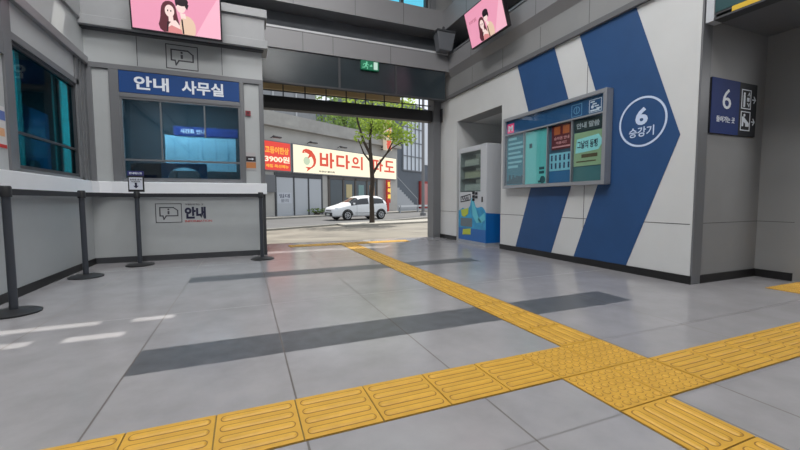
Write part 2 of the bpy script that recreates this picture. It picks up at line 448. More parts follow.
# direction sign ----------------------------------------------------------
t = thing('direction_sign', 'navy direction sign numbered six with arrows beside the lift recess', 'sign', (4.315, 2.3715, 1.53), 0)
MB().box(0, .79, -.022, 0, 0, .545).build('sign_board', M_SIGNBLACK, t)
MB().box(0, .47, -.025, -.022, 0, .545).build('number_panel', M_NAVY, t)
mb = MB(); text_into(mb, '6', .18, .32, .25, .45, -.028, -.025, .0); mb.build('number', M_LETTER, t)
mb = MB(); text_into(mb, '들어가는 곳', .09, .40, .115, .175, -.028, -.025, .015); mb.build('lettering', M_LETTER, t)
mb = MB(); outline(mb, .51, .68, .28, .48, .009, -.025, -.022)
mb.disc(.56, .435, .015, -.025, -.022, 12); mb.box(.545, .575, -.025, -.022, .30, .42)
stroke(mb, [(.62, .42), (.645, .45), (.655, .42)], .009, -.025, -.022); stroke(mb, [(.62, .34), (.645, .31), (.655, .34)], .009, -.025, -.022); mb.box(.61, .65, -.025, -.022, .36, .40)
mb.build('lift_icon', M_LETTER, t)
mb = MB(); outline(mb, .51, .68, .055, .255, .009, -.025, -.022)
mb.prism([(.535, .10), (.56, .10), (.56, .15), (.60, .13), (.60, .10), (.66, .10), (.66, .135), (.56, .20), (.535, .20)], -.025, -.022); mb.disc(.575, .215, .016, -.025, -.022, 12)
mb.build('escalator_icon', M_LETTER, t)
mb = MB()
for z in (.385, .155):
    mb = MB(); mb.box(.705, .755, -.025, -.022, z - .006, z + .006); stroke(mb, [(.735, z + .03), (.762, z), (.735, z - .03)], .011, -.025, -.022); mb.build('arrow', M_LETTER, t)

# small dark intercom plate near the doorway
o = MB().box(-.04, .04, -.03, 0, 0, .30).build('wall_speaker_plate', M_DARKF, None, (XR, 7.62, 2.60), RW, bevel=.005); tag(o, 'small dark oblong plate on the pale wall beside the street doorway', 'wall plate')

# vending machine ---------------------------------------------------------
t = thing('vending_machine', 'white drinks vending machine with blue wave print standing in the alcove', 'vending machine', (4.10, 6.76, 0), RW)
t.scale = (.815, 1, 1)
VW, VH = 1.17, 1.90
M_VW = mat('vending_white', (188, 192, 198), .4); M_VIN = mat('vending_inside', (150, 154, 152), .6, emit=(150, 156, 152), estr=.4)
mb = MB(); mb.box(0, .05, 0, .8, .06, VH); mb.box(.93, VW, 0, .8, .06, VH); mb.box(.05, .93, 0, .8, .06, 1.02); mb.box(.05, .93, 0, .8, 1.80, VH); mb.box(.05, .93, .4, .8, 1.02, 1.80)
mb.build('cabinet', M_VW, t, bevel=.01)
MB().box(.052, .928, .385, .398, 1.02, 1.80).build('back_panel', M_VIN, t)
for z in (1.04, 1.29, 1.53): MB().box(.055, .925, .02, .385, z - .012, z).build('shelf', M_ALU, t)
MB().box(.05, .93, .004, .01, 1.02, 1.80).build('glass_pane', glass('vending_glass', (226, 232, 230), .05), t)
MB().box(0, VW, -.01, .8, 0, .06).build('plinth', mat('vending_plinth', (150, 156, 166), .4), t)
mb = MB(); mb.box(.0, VW, -.006, 0, .06, .30); mb.prismx([(.0, .06), (.8, .06), (.8, .5), (.3, .60), (.0, .62)], VW, VW + .006); mb.build('base_print', mat('print_blue', (14, 96, 170), .35), t)
mb = MB()
wave = [(0, .30), (VW, .30), (VW, .62)]
for k in range(12): a = k / 11; wave.append((VW - a * .42, .62 + .05 * math.sin(a * 5) + .16 * a))
wave += [(.68, .84), (.58, .90), (.52, .74), (.38, .66), (.2, .70), (0, .64)]
mb.prism(wave, -.006, 0); mb.build('wave_print', mat('print_cyan', (26, 142, 190), .35, noise=.3, nscale=5), t)
mb = MB(); mb.prism([(.58, .90), (.70, .80), (.86, .56), (1.0, .44), (.8, .42), (.64, .56)], -.009, -.006); mb.prism([(.86, .50), (1.12, .62), (1.15, .50), (1.0, .42)], -.009, -.006); mb.build('splash_print', mat('print_aqua', (86, 186, 206), .35), t)
for pg in ([(.12, .66), (.46, .70), (.44, .58), (.30, .52), (.16, .54)], [(.2, .16), (.56, .18), (.56, .30), (.22, .27)]): MB().prism(pg, -.012, -.006).build('fruit_print', mat('print_lime', (176, 190, 60), .4), t)
MB().box(.10, .62, -.008, 0, .33, .50).build('delivery_flap', mat('flap_grey', (92, 108, 118), .4), t)
mb = MB(); stroke(mb, [(.10, .92), (.52, .97)], .02, -.004, 0); stroke(mb, [(.10, .92), (.10, .82), (.52, .86), (.52, .97)], .02, -.004, 0); [stroke(mb, [(.15 + .08 * q, .86), (.18 + .08 * q, .925), (.21 + .08 * q, .87)], .016, -.004, 0) for q in range(4)]; mb.build('logo_print', mat('vend_ink', (28, 30, 44), .5), t)
mb = MB()
for (x, z) in ((.62, .90), (.62, .97), (.74, .96), (.74, .89), (.62, .84)): mb.box(x, x + .085, -.012, 0, z, z + .05)
mb.build('button_panel', M_SIGNBLACK, t)
MB().box(1.0, 1.04, -.01, 0, .82, .92).build('coin_slot', M_SIGNBLACK, t)
BOT = MB(); BOT.lathe([(.026, 0), (.03, .01), (.03, .09), (.024, .115), (.011, .13), (.011, .145)], 12)
bot_mats = [mat('drink_pale', (226, 226, 222), .4), mat('drink_cream', (222, 220, 200), .4), mat('drink_white', (226, 230, 232), .4)]
rows = [(1.53, 0, 'pale bottle standing on the upper shelf of the vending machine'), (1.29, 1, 'cream bottle standing on the middle shelf of the vending machine'), (1.04, 2, 'white bottle standing on the lowest shelf of the vending machine')]
for z, k, lab in rows:
    me = BOT.mesh('bottle', bot_mats[k])
    for i in range(9):
        x = (.14 + .085 * i) * .815
        if k == 0 and i in (7, 8): continue
        o = bpy.data.objects.new('bottle', me); COL.objects.link(o)
        o.location = (4.10 + .10, 6.76 - x, z + .0005); tag(o, lab, 'bottle', lab.replace('bottle standing', 'bottles'))

# ---------------------------------------------------------------- information office: front y = 6.36, side x = -1.93
mb = MB()   # front, lower panel and upper panels
mb.box(-2.0, .305, YB, YB + .08, .0, 1.0)
mb.box(-2.0, .305, YB, YB + .08, 2.73, 3.30)
mb.box(-1.86, -1.67, YB + .012, YB + .08, 1.13, 2.66); mb.box(.03, .25, YB + .012, YB + .08, 1.13, 2.66)
mb.box(-1.56, -.03, YB + .012, YB + .08, 2.36, 2.66)
mb.cur = 1
for x in (-1.33, -.26): mb.box(x - .004, x + .004, YB - .0015, YB, 2.74, 3.2)
struct(mb.build('wall_office', [M_MIDP, M_SEAM]))
mb = MB()
for x0, x1 in ((-1.93, -1.86), (-1.67, -1.56), (-.03, .03), (.245, .31)): mb.box(x0, x1, YB - .015, YB + .08, 1.0, 2.66)
mb.box(-1.93, .31, YB - .015, YB + .08, 2.66, 2.73); mb.box(-1.56, -.03, YB - .01, YB + .08, 2.30, 2.36); mb.box(-1.56, -.03, YB - .01, YB + .08, 1.0, 1.16)
struct(mb.build('trim_4', M_FRAME, None, bevel=.004))
mb = MB(); mb.box(-1.93, .31, YB - .02, YB, 0, .08); mb.box(.235, .305, YB - .02, YB, .08, .96)
struct(mb.build('baseboard_office', M_DARKF))
# window 1
w = MB(); w.box(-1.56, -1.535, YB, YB + .06, 1.16, 2.30); w.box(-.055, -.03, YB, YB + .06, 1.16, 2.30); w.box(-1.535, -.055, YB, YB + .06, 2.275, 2.30); w.box(-1.535, -.055, YB, YB + .06, 1.16, 1.19)
w.box(-1.535, -.055, YB + .005, YB + .045, 1.43, 1.455); w.box(-1.09, -1.07, YB + .01, YB + .04, 1.455, 2.275); w.box(-.53, -.51, YB + .01, YB + .04, 1.80, 2.275)
wo = struct(w.build('window_1', M_FRAME))
MB().box(-1.535, -.055, YB + .022, YB + .028, 1.19, 2.275).build('window_pane', GL_BOOTH, wo)
# blue talk-through panel with an arched opening
mb = MB()
arch = [(-1.12, 1.19), (-1.12, 1.42), (-.52, 1.42), (-.52, 1.19), (-.60, 1.19)]
for k in range(13): a = PI * k / 12; arch.append((-.82 + .20 * math.cos(a) * 1.05, 1.22 + .14 * math.sin(a)))
arch.append((-1.04, 1.19))
mb.prism(arch, YB + .10, YB + .115); o = mb.build('counter_screen', mat('arch_blue', (66, 128, 178), .4), None); tag(o, 'blue arched talk-through panel standing behind the office window', 'counter screen')
# side of the office and back towards the street
mb = MB(); mb.box(.235, .305, YB + .08, 7.95, 0, 3.6)
struct(mb.build('wall_office_side', M_GREYP))

# left wall x = -1.93, local x = Y
mb = MB()
mb.box(-7, YB, 0, .08, 0, 1.0)
mb.box(-7, 4.48, 0, .08, 1.0, 2.40); mb.box(-7, YB, 0, .08, 2.40, 2.68); mb.box(-7, YB, 0, .08, 2.78, 3.30)
mb.cur = 1
for x in (4.0, 2.6): mb.box(x - .004, x + .004, -.0015, 0, .08, 2.68)
struct(mb.build('wall_left', [M_MIDP, M_SEAM], None, (XL, 0, 0), LWR))
mb = MB()
mb.box(4.44, 4.58, -.02, .08, 1.0, 2.68); mb.box(4.36, 4.44, -.02, .08, 2.15, 2.68); mb.box(6.0, 6.08, -.02, .08, 1.0, 2.68); mb.box(6.13, 6.19, -.02, .08, 1.0, 2.68); mb.box(6.25, YB - .016, -.015, .08, 1.0, 2.68); mb.box(6.08, 6.25, 0, .08, 1.0, 2.68)
mb.box(4.46, 6.08, -.02, .08, 2.33, 2.40); mb.box(4.46, 6.08, -.02, .08, 1.0, 1.17)
struct(mb.build('trim_5', M_FRAME, None, (XL, 0, 0), LWR, bevel=.004))
struct(MB().box(-7, YB - .02, -.05, .08, 2.68, 2.78).build('trim_6', M_TRIM, None, (XL, 0, 0), LWR, bevel=.006))
struct(MB().box(-7, YB - .025, -.015, 0, 0, .08).build('baseboard_left', M_BLACK, None, (XL, 0, 0), LWR))
w = MB(); outline(w, 4.58, 6.0, 1.17, 2.33, .035, .0, .06)
w.box(4.6, 5.98, .01, .05, 1.50, 1.525)
wo = struct(w.build('window_2', M_DARKF, None, (XL, 0, 0), LWR))
MB().box(4.6, 5.98, .025, .03, 1.19, 2.31).build('window_pane', GL_LEFT, wo)
# overhanging fascia boxes above the office
mb = MB(); mb.box(-2.3, .35, 6.24, 6.6, 3.20, 3.70); mb.box(-2.3, .385, 6.20, 6.62, 3.16, 3.28); mb.box(-2.3, .385, 6.20, 6.62, 3.61, 3.73)
mb.box(-2.4, -1.90, -7, 6.24, 3.22, 3.73)
mb.cur = 1; mb.box(-2.3, .33, 6.26, 6.36, 3.14, 3.16)
struct(mb.build('trim_7', [mat('fascia_paint', (150, 152, 155), .45, noise=.04), M_DARKF], None, bevel=.006))
# counter shelf wrapping the corner
mb = MB(); mb.prismz([(.325, 6.342), (.325, 6.27), (-1.68, 6.27), (-1.80, 6.22), (-1.84, 6.10), (-1.84, -6.8), (-1.907, -6.8), (-1.907, 6.342)], .965, 1.13)
o = mb.build('counter', M_COUNTER, None, bevel=.006); tag(o, 'long white counter shelf wrapping round the information office', 'counter')

# office interior
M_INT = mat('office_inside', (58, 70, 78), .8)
mb = MB()
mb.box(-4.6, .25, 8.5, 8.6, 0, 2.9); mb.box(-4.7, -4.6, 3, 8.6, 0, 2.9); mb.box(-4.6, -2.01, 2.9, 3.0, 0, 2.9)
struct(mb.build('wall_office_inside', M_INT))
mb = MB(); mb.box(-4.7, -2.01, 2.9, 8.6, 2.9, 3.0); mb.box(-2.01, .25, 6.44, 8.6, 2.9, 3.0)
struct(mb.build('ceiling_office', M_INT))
t = thing('office_board', 'pale blue board with navy header hanging inside the information office', 'board', (-1.25, 7.75, 1.40), 0)
MB().box(-.02, 1.12, 0, .04, 0, .62).build('board_panel', mat('board_ice', (150, 196, 214), .5), t)
mb = MB(); mb.box(.12, 1.16, -.01, .04, .62, .78); mb.build('header', mat('board_navy', (26, 52, 120), .5), t)
mb = MB(); text_into(mb, '시간표 안내', .22, .62, .66, .74, -.014, -.01, .02); mb.build('lettering', M_LETTER, t)
mb = MB()
for x in (.12, .34, .56, .78, .98): mb.box(x, x + .012, -.004, 0, .05, .58)
mb.build('column_rule', mat('board_rule', (120, 172, 196), .5), t)
mb = MB(); mb.box(.1, .14, .0, .05, -1.40, 0); mb.box(.98, 1.02, .0, .05, -1.40, 0); mb.build('stand_leg', M_DARKF, t)
t = thing('desk', 'dark office desk behind the counter window', 'desk', (-.8, 6.95, 0), 0)
MB().box(-.75, .75, -.3, .35, .72, .76).build('desk_top', M_INT, t)
for sx in (-.72, .70): MB().box(sx, sx + .03, -.28, .33, 0, .72).build('side_panel', M_INT, t)
t = thing('monitor', 'black computer monitor on the office desk seen through the glass', 'monitor', (-1.33, 6.80, .76), 0)
MB().box(-.24, .24, 0, .03, .28, .68).build('screen', M_SIGNBLACK, t, bevel=.006)
MB().box(-.03, .03, .03, .06, .02, .4).build('neck', M_SIGNBLACK, t); MB().box(-.12, .12, -.06, .14, 0, .02).build('base', M_SIGNBLACK, t)
t = thing('desk_phone', 'small black object on the counter sill behind the glass', 'phone', (-.62, YB + .06, 1.19), 0)
t.location = (-.66, 6.80, .76)
MB().box(-.08, .08, -.06, .08, 0, .05).build('body', M_SIGNBLACK, t); MB().box(-.09, .09, -.03, .02, .05, .08).build('handset', M_SIGNBLACK, t)
# two narrow teal strips stand in for reflections in the side window
for i, (y, lab) in enumerate(((6.32, 'narrow teal strip modelling a glass reflection nearer the pale wall panel'), (7.32, 'narrow teal strip modelling a glass reflection midway across the side window'))):
    o = MB().box(-.045, .045, 0, .02, .02, 2.85).build('teal_strip', mat('teal_dim', (50, 150, 150), .6), None, (-2.6, y, 0), LWR); tag(o, lab, 'blind')
o = MB().box(-.2, .2, 0, .02, .02, 2.85).build('teal_strip', mat('teal_bright', (40, 200, 200), .6), None, (-2.45, 7.30, 0), LWR); tag(o, 'bright turquoise blind panel behind the side window by the office corner', 'blind')
o = MB().box(-.6, .6, 0, .03, .02, 2.3).build('partition_screen', mat('teal_deep', (30, 96, 140), .6), None, (-3.0, 7.55, 0), LWR); tag(o, 'dark blue-green partition screen in the side office', 'screen')
t = thing('office_chair', 'dark high-backed office chair behind the side window', 'chair', (-2.45, 6.75, 0), LWR)
MB().box(-.22, .22, -.2, .22, .44, .5).build('seat', M_SIGNBLACK, t, bevel=.02)
mb = MB(); mb.prism([(-.16, .6), (.16, .6), (.12, 1.3), (.06, 1.42), (-.06, 1.42), (-.12, 1.3)], .18, .24); mb.build('backrest', mat('chair_dark', (40, 34, 48), .7), t, bevel=.015)
MB().lathe([(.03, .05), (.03, .44)], 12).build('column', M_DARKF, t)
mb = MB()
for k in range(5): a = 2 * PI * k / 5; mb.tube([(0, 0, .07), (.28 * math.cos(a), .28 * math.sin(a), .035)], [.025, .018], 8)
mb.build('foot_star', M_DARKF, t)

# office signs -------------------------------------------------------------
t = thing('office_sign', 'blue sign with white Korean lettering above the office window', 'sign', (-1.56, YB, 2.365), 0)
MB().box(.005, 1.525, -.012, .01, 0, .29).build('sign_board', M_SIGNBLUE, t)
mb = MB(); text_into(mb, '안내', .18, .60, .05, .24, -.016, -.012, .03); mb.build('lettering', M_LETTER, t)
mb = MB(); text_into(mb, '사무실', .76, 1.31, .05, .24, -.016, -.012, .03); mb.build('lettering', M_LETTER, t)
def info_icon(t, x, z, s, m, y=-.003):
    mb = MB(); outline(mb, x, x + s, z, z + s * .84, s * .03, y, 0); mb.build('icon_frame', m, t)
    X = lambda a: x + a * s
    Z = lambda b: z + b * s
    mb = MB(); stroke(mb, [(X(.17), Z(.66)), (X(.68), Z(.66)), (X(.84), Z(.53)), (X(.84), Z(.30)), (X(.40), Z(.30)), (X(.31), Z(.15)), (X(.28), Z(.30)), (X(.17), Z(.30))], s * .045, y, 0, True); mb.build('speech_bubble', m, t)
    mb = MB(); mb.disc(X(.49), Z(.58), s * .038, y, 0, 12); mb.box(X(.455), X(.525), y, 0, Z(.37), Z(.51)); mb.build('letter_mark', m, t)
t = thing('information_icon', 'grey outlined speech bubble icon on the panel above the blue sign', 'wall graphic', (0, YB, 0), 0)
info_icon(t, -.985, 2.755, .41, M_INKGREY)
t = thing('information_lettering', 'outlined bubble icon with navy Korean lettering on the panel below the counter', 'wall graphic', (0, YB, 0), 0)
info_icon(t, -1.20, .545, .335, M_INKGREY)
mb = MB(); text_into(mb, '안내', -.83, -.55, .595, .775, -.003, 0, .05); mb.build('lettering', M_INK, t)
mb = MB(); text_into(mb, '여행안내 하는 곳', -.82, -.58, .795, .825, -.003, 0, .01); mb.build('small_lettering', M_INKGREY, t)
mb = MB(); text_into(mb, 'INFORMATION', -.83, -.47, .545, .578, -.003, 0, .015); mb.build('red_lettering', M_INKRED, t)
t = thing('call_box', 'small dark red box high on the pale office pilaster', 'call box', (.045, YB, 2.17), 0)
MB().box(0, .075, -.012, .012, 0, .075).build('body', mat('box_red', (128, 42, 52), .5), t); MB().box(.02, .055, -.015, -.012, .02, .055).build('button', mat('box_dark', (72, 30, 40), .5), t)
t = thing('notice_sticker', 'small orange and black sticker with a white arrow on the office pilaster', 'sticker', (.035, YB, 1.34), 0)
MB().box(0, .14, .006, .012, 0, .27).build('sheet', mat('sticker_pale', (176, 172, 174), .5), t)
MB().box(0, .14, .004, .006, .13, .21).build('black_band', mat('sticker_black', (46, 40, 46), .5), t); MB().box(0, .14, .004, .006, .03, .12).build('orange_band', mat('sticker_orange', (186, 122, 74), .5), t)
mb = MB(); mb.box(.03, .09, .001, .004, .163, .177); mb.prism([(.085, .15), (.115, .17), (.085, .19)], .001, .004); mb.build('arrow', M_LETTER, t)
t = thing('wall_notice', 'small coloured notice stuck on the pale wall panel by the side window', 'notice', (XL, 4.25, 1.33), LWR)
MB().box(0, .17, -.003, 0, 0, .36).build('sheet', mat('notice_white', (206, 204, 204), .5), t)
MB().box(0, .17, -.005, -.003, 0, .03).build('red_strip', mat('notice_red', (190, 50, 50), .5), t); MB().box(0, .17, -.005, -.003, .24, .32).build('blue_block', mat('notice_blue', (90, 110, 170), .5), t); MB().box(.02, .15, -.005, -.003, .10, .17).build('orange_block', mat('notice_orange', (210, 160, 120), .5), t)

# ---------------------------------------------------------------- stanchions
def stanchion(label, x, y, belt=None):
    t = thing('stanchion', label, 'stanchion', (x, y, 0), 0, 'rope barrier posts along the information office')
    MB().lathe([(.165, 0), (.165, .012), (.13, .026), (.04, .036)], 40).build('base', M_SB, t, smooth=True)
    MB().lathe([(.027, .03), (.027, .90)], 24).build('post', M_SP, t, smooth=True)
    MB().lathe([(.036, .90), (.036, .975), (.03, .985)], 24).build('belt_head', M_SB, t, smooth=True)
    if belt:
        dx, dy = belt[0] - x, belt[1] - y; L = math.hypot(dx, dy); ux, uy = dx / L, dy / L
        px, py = -uy * .003, ux * .003
        mb = MB(); a, b = .036, L - .036
        mb.prismz([(ux * a + px, uy * a + py), (ux * a - px, uy * a - py), (ux * b - px, uy * b - py), (ux * b + px, uy * b + py)], .915, .965)
        mb.build('belt', M_BELT, t)
    return t
M_SB = mat('stanchion_base', (40, 41, 44), .45, metal=.2); M_SP = mat('stanchion_post', (72, 76, 84), .35, metal=.4); M_BELT = mat('black_belt', (36, 38, 44), .7)
ST = [(-1.68, 3.79), (-1.70, 5.29), (-1.33, 5.98), (.215, 5.89)]
stanchion('dark stanchion standing nearest the camera along the side counter', *ST[0], belt=ST[1])
stanchion('dark stanchion by the inside corner of the office, second from the camera', *ST[1], belt=ST[2])
stanchion('dark stanchion carrying the small framed notice', *ST[2], belt=ST[3])
stanchion('dark stanchion at the end of the counter next to the street doorway', *ST[3])
t = thing('notice_holder', 'small black framed notice with blue top and down arrow on a stanchion', 'sign', (-1.33, 5.98, .985), 0)
MB().box(-.09, .09, -.012, .012, 0, .215).build('frame', M_BLACK, t, bevel=.004)
MB().box(-.075, .075, -.015, -.012, .03, .19).build('sheet', mat('sheet_white', (206, 210, 222), .5), t)
o_h = MB().box(-.09, .09, -.012, .012, .215, .275).build('header', mat('header_indigo', (40, 40, 104), .5), t)
mb = MB(); text_into(mb, '안내데스크', -.07, .07, .23, .26, -.015, -.012, .03); mb.build('header_lettering', M_LETTER, o_h)
mb = MB(); text_into(mb, '승차권 문의', -.065, .065, .15, .175, -.0175, -.015, .02); text_into(mb, '이곳으로', -.05, .05, .125, .145, -.0175, -.015, .02); mb.build('lettering', M_INKGREY, t)
mb = MB(); mb.prism([(-.012, .11), (.012, .11), (.012, .08), (.03, .08), (0, .045), (-.03, .08), (-.012, .08)], -.0175, -.015); mb.disc(0, .108, .014, -.0175, -.015, 12); mb.build('arrow', M_INK, t)

# ---------------------------------------------------------------- screens
M_PINK = mat('screen_pink', (110, 70, 84), .3, emit=(247, 166, 194), estr=.82)
def em(n, c, e=.5): return mat(n, tuple(v * .5 for v in c), .4, emit=c, estr=e)
M_PK2 = em('screen_pink_pale', (250, 186, 206), .85); M_HAIR1 = em('screen_auburn', (112, 50, 62)); M_SKIN = em('screen_skin', (250, 222, 216), .85); M_HAIR2 = em('screen_black', (40, 26, 36)); M_CREAM = em('screen_cream', (240, 206, 180), .8); M_SHADE = em('screen_rose', (226, 130, 156))
def tv(label, loc, rz, tilt, w, h, mount):
    t = thing('display_screen', label, 'screen', loc, rz)
    t.rotation_euler = (tilt, 0, rz)
    # local: bottom edge at z=0, front at y=0
    mb = MB(); mb.box(-w / 2 - .018, w / 2 + .018, 0, .07, -.018, h + .018); mb.build('casing', mat('screen_casing', (30, 26, 32), .4), t, bevel=.005)
    MB().box(-w / 2, w / 2, -.002, 0, 0, h).build('screen_panel', M_PINK, t)
    MB().prism([(.2 * w, 0), (.5 * w, 0), (.5 * w, h * .9), (.36 * w, h * .5)], -.003, -.002).build('picture_light', M_PK2, t)
    def el(mb, cx, cz, rx, rz_, y0, y1, n=20): mb.prism([(w * cx + w * rx * math.cos(2 * PI * i / n), h * cz + w * rz_ * math.sin(2 * PI * i / n)) for i in range(n)], y0, y1)
    P = lambda pts: [(w * a, h * b) for a, b in pts]
    mb = MB(); mb.prism(P([(-.16, .0), (-.20, .05), (-.215, .14), (-.20, .22), (-.19, .30), (-.185, .40), (-.175, .50), (-.155, .57), (-.125, .615), (-.085, .63), (-.05, .615), (-.025, .57), (-.01, .49), (-.005, .40), (.005, .30), (.02, .20), (.015, .12), (-.02, .02)]), -.005, -.004); mb.build('pictured_hair', M_HAIR1, t)
    mb = MB(); mb.prism(P([(-.13, 0), (-.10, .16), (-.07, .24), (-.02, .26), (.03, .14), (.05, 0)]), -.006, -.005); el(mb, -.085, .43, .052, .072, -.0065, -.005); mb.prism(P([(-.10, .33), (-.05, .33), (-.045, .22), (-.10, .22)]), -.006, -.005); mb.build('pictured_woman', M_SKIN, t)
    mb = MB(); mb.prism(P([(-.125, 0), (-.115, .10), (-.07, .15), (-.02, .12), (.04, .08), (.05, 0)]), -.0068, -.006); mb.build('pictured_dress', em('screen_dress', (236, 150, 150), .7), t)
    mb = MB(); mb.prism(P([(.03, 0), (.02, .12), (.025, .24), (.045, .32), (.07, .365), (.11, .38), (.15, .355), (.18, .30), (.20, .22), (.205, .12), (.20, .04), (.19, 0)]), -.0062, -.005); mb.build('pictured_jacket', M_CREAM, t)
    mb = MB(); el(mb, .045, .55, .055, .075, -.0068, -.005); mb.prism(P([(.03, .42), (.09, .42), (.10, .32), (.04, .32)]), -.0066, -.005); mb.build('pictured_man', M_SKIN, t)
    mb = MB(); el(mb, .055, .655, .075, .055, -.0075, -.005); mb.prism(P([(.10, .66), (.135, .60), (.115, .50), (.09, .56)]), -.0075, -.005); mb.prism(P([(-.02, .64), (-.01, .54), (.03, .62)]), -.0075, -.005); mb.build('pictured_dark_hair', M_HAIR2, t)
    mb = MB(); stroke(mb, P([(.05, .28), (.06, .02)]), w * .018, -.0075, -.005); mb.build('pictured_tie', M_HAIR2, t)
    mb = MB(); stroke(mb, P([(-.11, .20), (-.12, .02)]), w * .016, -.0075, -.005); mb.build('pictured_strap', M_HAIR2, t)
    mb = MB(); [el(mb, ex, ez, .007, .012, -.0079, -.0065, 8) for ex, ez in ((-.105, .435), (-.07, .435))]; mb.build('pictured_eye', M_HAIR2, t)
    mb = MB(); text_into(mb, '우리의 봄날', -.42 * w, -.20 * w, h * .62, h * .72, -.004, -.002, .01); mb.build('picture_lettering', M_SHADE, t)
    mb = MB(); mb.box(-.10, .10, .07, .07 + mount, h * .35, h * .65); mb.build('wall_bracket', M_DARKF, t)
tv('pink advertising screen hanging in front of the fascia above the information office', (-.775, 6.06, 3.145), 0, math.radians(9), 1.05, .62, .05)
tv('pink advertising screen hanging high on the ledge above the chevron wall', (3.79, 5.36, 3.53), RW, math.radians(17), .96, .57, .34)

# ---------------------------------------------------------------- doorway wall, fascia and balcony
YF = 7.15
mb = MB(); mb.box(.2, 4.3, YF, YF + .5, 3.56, 3.90)
mb.cur = 1; mb.box(.2, 4.2, YF - .012, YF + .05, 3.90, 3.935)
mb.cur = 2
for x in (1.05, 1.6, 2.75): mb.box(x - .004, x + .004, YF - .0015, YF, 3.56, 3.90)
struct(mb.build('trim_8', [M_TRIM, mat('pale_edge', (190, 192, 196), .4), M_SEAM]))
# dark glass band with mullions
mb = MB(); mb.box(.3, 4.0, YF + .03, YF + .09, 2.98, 3.56)
mb.cur = 1
for x in (1.72, 2.87): mb.box(x - .02, x + .02, YF + .015, YF + .03, 2.98, 3.56)
mb.box(.3, 4.0, YF + .01, YF + .09, 2.955, 2.985)
struct(mb.build('wall_doorway_band', [mat('dark_glass_band', (40, 50, 56), .22, spec=.7, noise=.25, nscale=1.2), M_DARKF]))
mb = MB(); mb.box(.33, 4.2, 7.72, 7.92, 2.63, 2.87); struct(mb.build('beam_doorway', mat('dark_beam', (42, 42, 44), .5)))
mb = MB(); mb.box(.33, 4.2, 7.80, 7.83, 2.98, 3.0)
for k in range(9): x = .75 + k * .42; mb.box(x - .01, x + .01, 7.80, 7.83, 2.87, 3.6)
struct(mb.build('window_3', M_DARKF))
mb = MB(); mb.box(3.97, 4.16, 7.66, 7.95, 0, 3.6); struct(mb.build('column_doorway', M_FRAME))
mb = MB(); mb.box(4.16, 9, 7.95, 8.05, 0, 7.4); mb.box(-5, .25, 8.6, 8.7, 0, 6.9); struct(mb.build('wall_street', M_CONC))
# canopy soffit outside
mb = MB(); mb.box(.2, 3.72, 9.0, 9.12, 3.34, 3.62); mb.box(.2, 3.72, 7.95, 9.0, 3.58, 3.62); struct(mb.build('trim_9', mat('canopy_soffit', (176, 158, 124), .7)))
# recess behind the fascia, balcony above
mb = MB(); mb.box(-3, 4.8, 7.60, 7.70, 3.6, 4.6); mb.box(.2, 4.3, YF + .05, 7.7, 3.86, 3.90); struct(mb.build('wall_recess', M_RECESS))
mb = MB()
mb.box(-3, 3.95, YF + .05, YF + .6, 4.385, 4.80); mb.box(3.95, 4.6, -7, YF + .6, 4.385, 4.80)
mb.cur = 1
for x in (.9, 2.05, 3.05): mb.box(x - .004, x + .004, YF + .0485, YF + .05, 4.385, 4.80)
for y in (6.3, 4.9): mb.box(3.9485, 3.95, y - .004, y + .004, 4.385, 4.80)
struct(mb.build('trim_10', [M_TRIM, M_SEAM]))
# upper storey walls with the cyan windows
mb = MB(); mb.box(-3, 4.6, YF + .12, YF + .22, 4.78, 4.81); mb.box(-3, -1.2, YF + .12, YF + .22, 4.80, 6.9); mb.box(3.62, 4.6, YF + .12, YF + .22, 4.80, 6.9); mb.box(-1.2, 3.62, YF + .12, YF + .22, 6.2, 6.9)
mb.box(4.5, 4.6, -7, YF + .55, 4.80, 6.9)
struct(mb.build('wall_upper', M_GREYP))
w = MB(); w.box(-1.2, 3.62, YF + .13, YF + .21, 4.81, 4.83)
for x in (-.6, .2, 1.0, 1.8, 2.52, 3.05, 3.60): w.box(x - .03, x + .03, YF + .11, YF + .21, 4.81, 6.2)
wo = struct(w.build('window_4', M_DARKF)); MB().box(-1.2, 3.62, YF + .16, YF + .17, 4.83, 6.2).build('window_pane', GL_CYAN, wo)
mb = MB(); mb.box(3.66, 3.78, YF + .05, YF + .11, 4.80, 6.9); mb.box(4.08, 4.2, YF - .25, YF - .1, 4.80, 6.9); struct(mb.build('column_balcony', M_FRAME))

# loudspeaker
t = thing('loudspeaker', 'dark grey wedge loudspeaker in the corner above the doorway fascia', 'loudspeaker', (3.85, 6.98, 3.89), 0)
t.scale = (.86, .86, .95)
mb = MB()
b = [(-.17, -.10), (.17, -.10), (.14, .14), (-.14, .14)]; tp = [(-.24, -.14), (.24, -.14), (.18, .18), (-.18, .18)]
def frus(mb, lo, z0, hi, z1):
    n = len(lo); mb.add([(x, y, z0) for x, y in lo] + [(x, y, z1) for x, y in hi], [tuple(range(n - 1, -1, -1)), tuple(range(n, 2 * n))] + [(i, (i + 1) % n, n + (i + 1) % n, n + i) for i in range(n)])
frus(mb, b, .0, tp, .36); mb.build('cabinet', mat('speaker_grey', (104, 107, 113), .6), t, bevel=.015)
mb = MB(); mb.box(-.245, .245, -.15, -.02, .36, .40); mb.build('top_bracket', M_DARKF, t)
mb = MB(); mb.box(-.02, .02, .0, .04, .40, .52); mb.build('hanger', M_DARKF, t)
mb = MB(); mb.add([(-.155, -.103, .03), (.155, -.103, .03), (.205, -.129, .28), (-.205, -.129, .28)], [(0, 1, 2, 3)]); mb.build('grille', mat('speaker_grille', (86, 89, 95), .8, bump=.6, bscale=300), t)

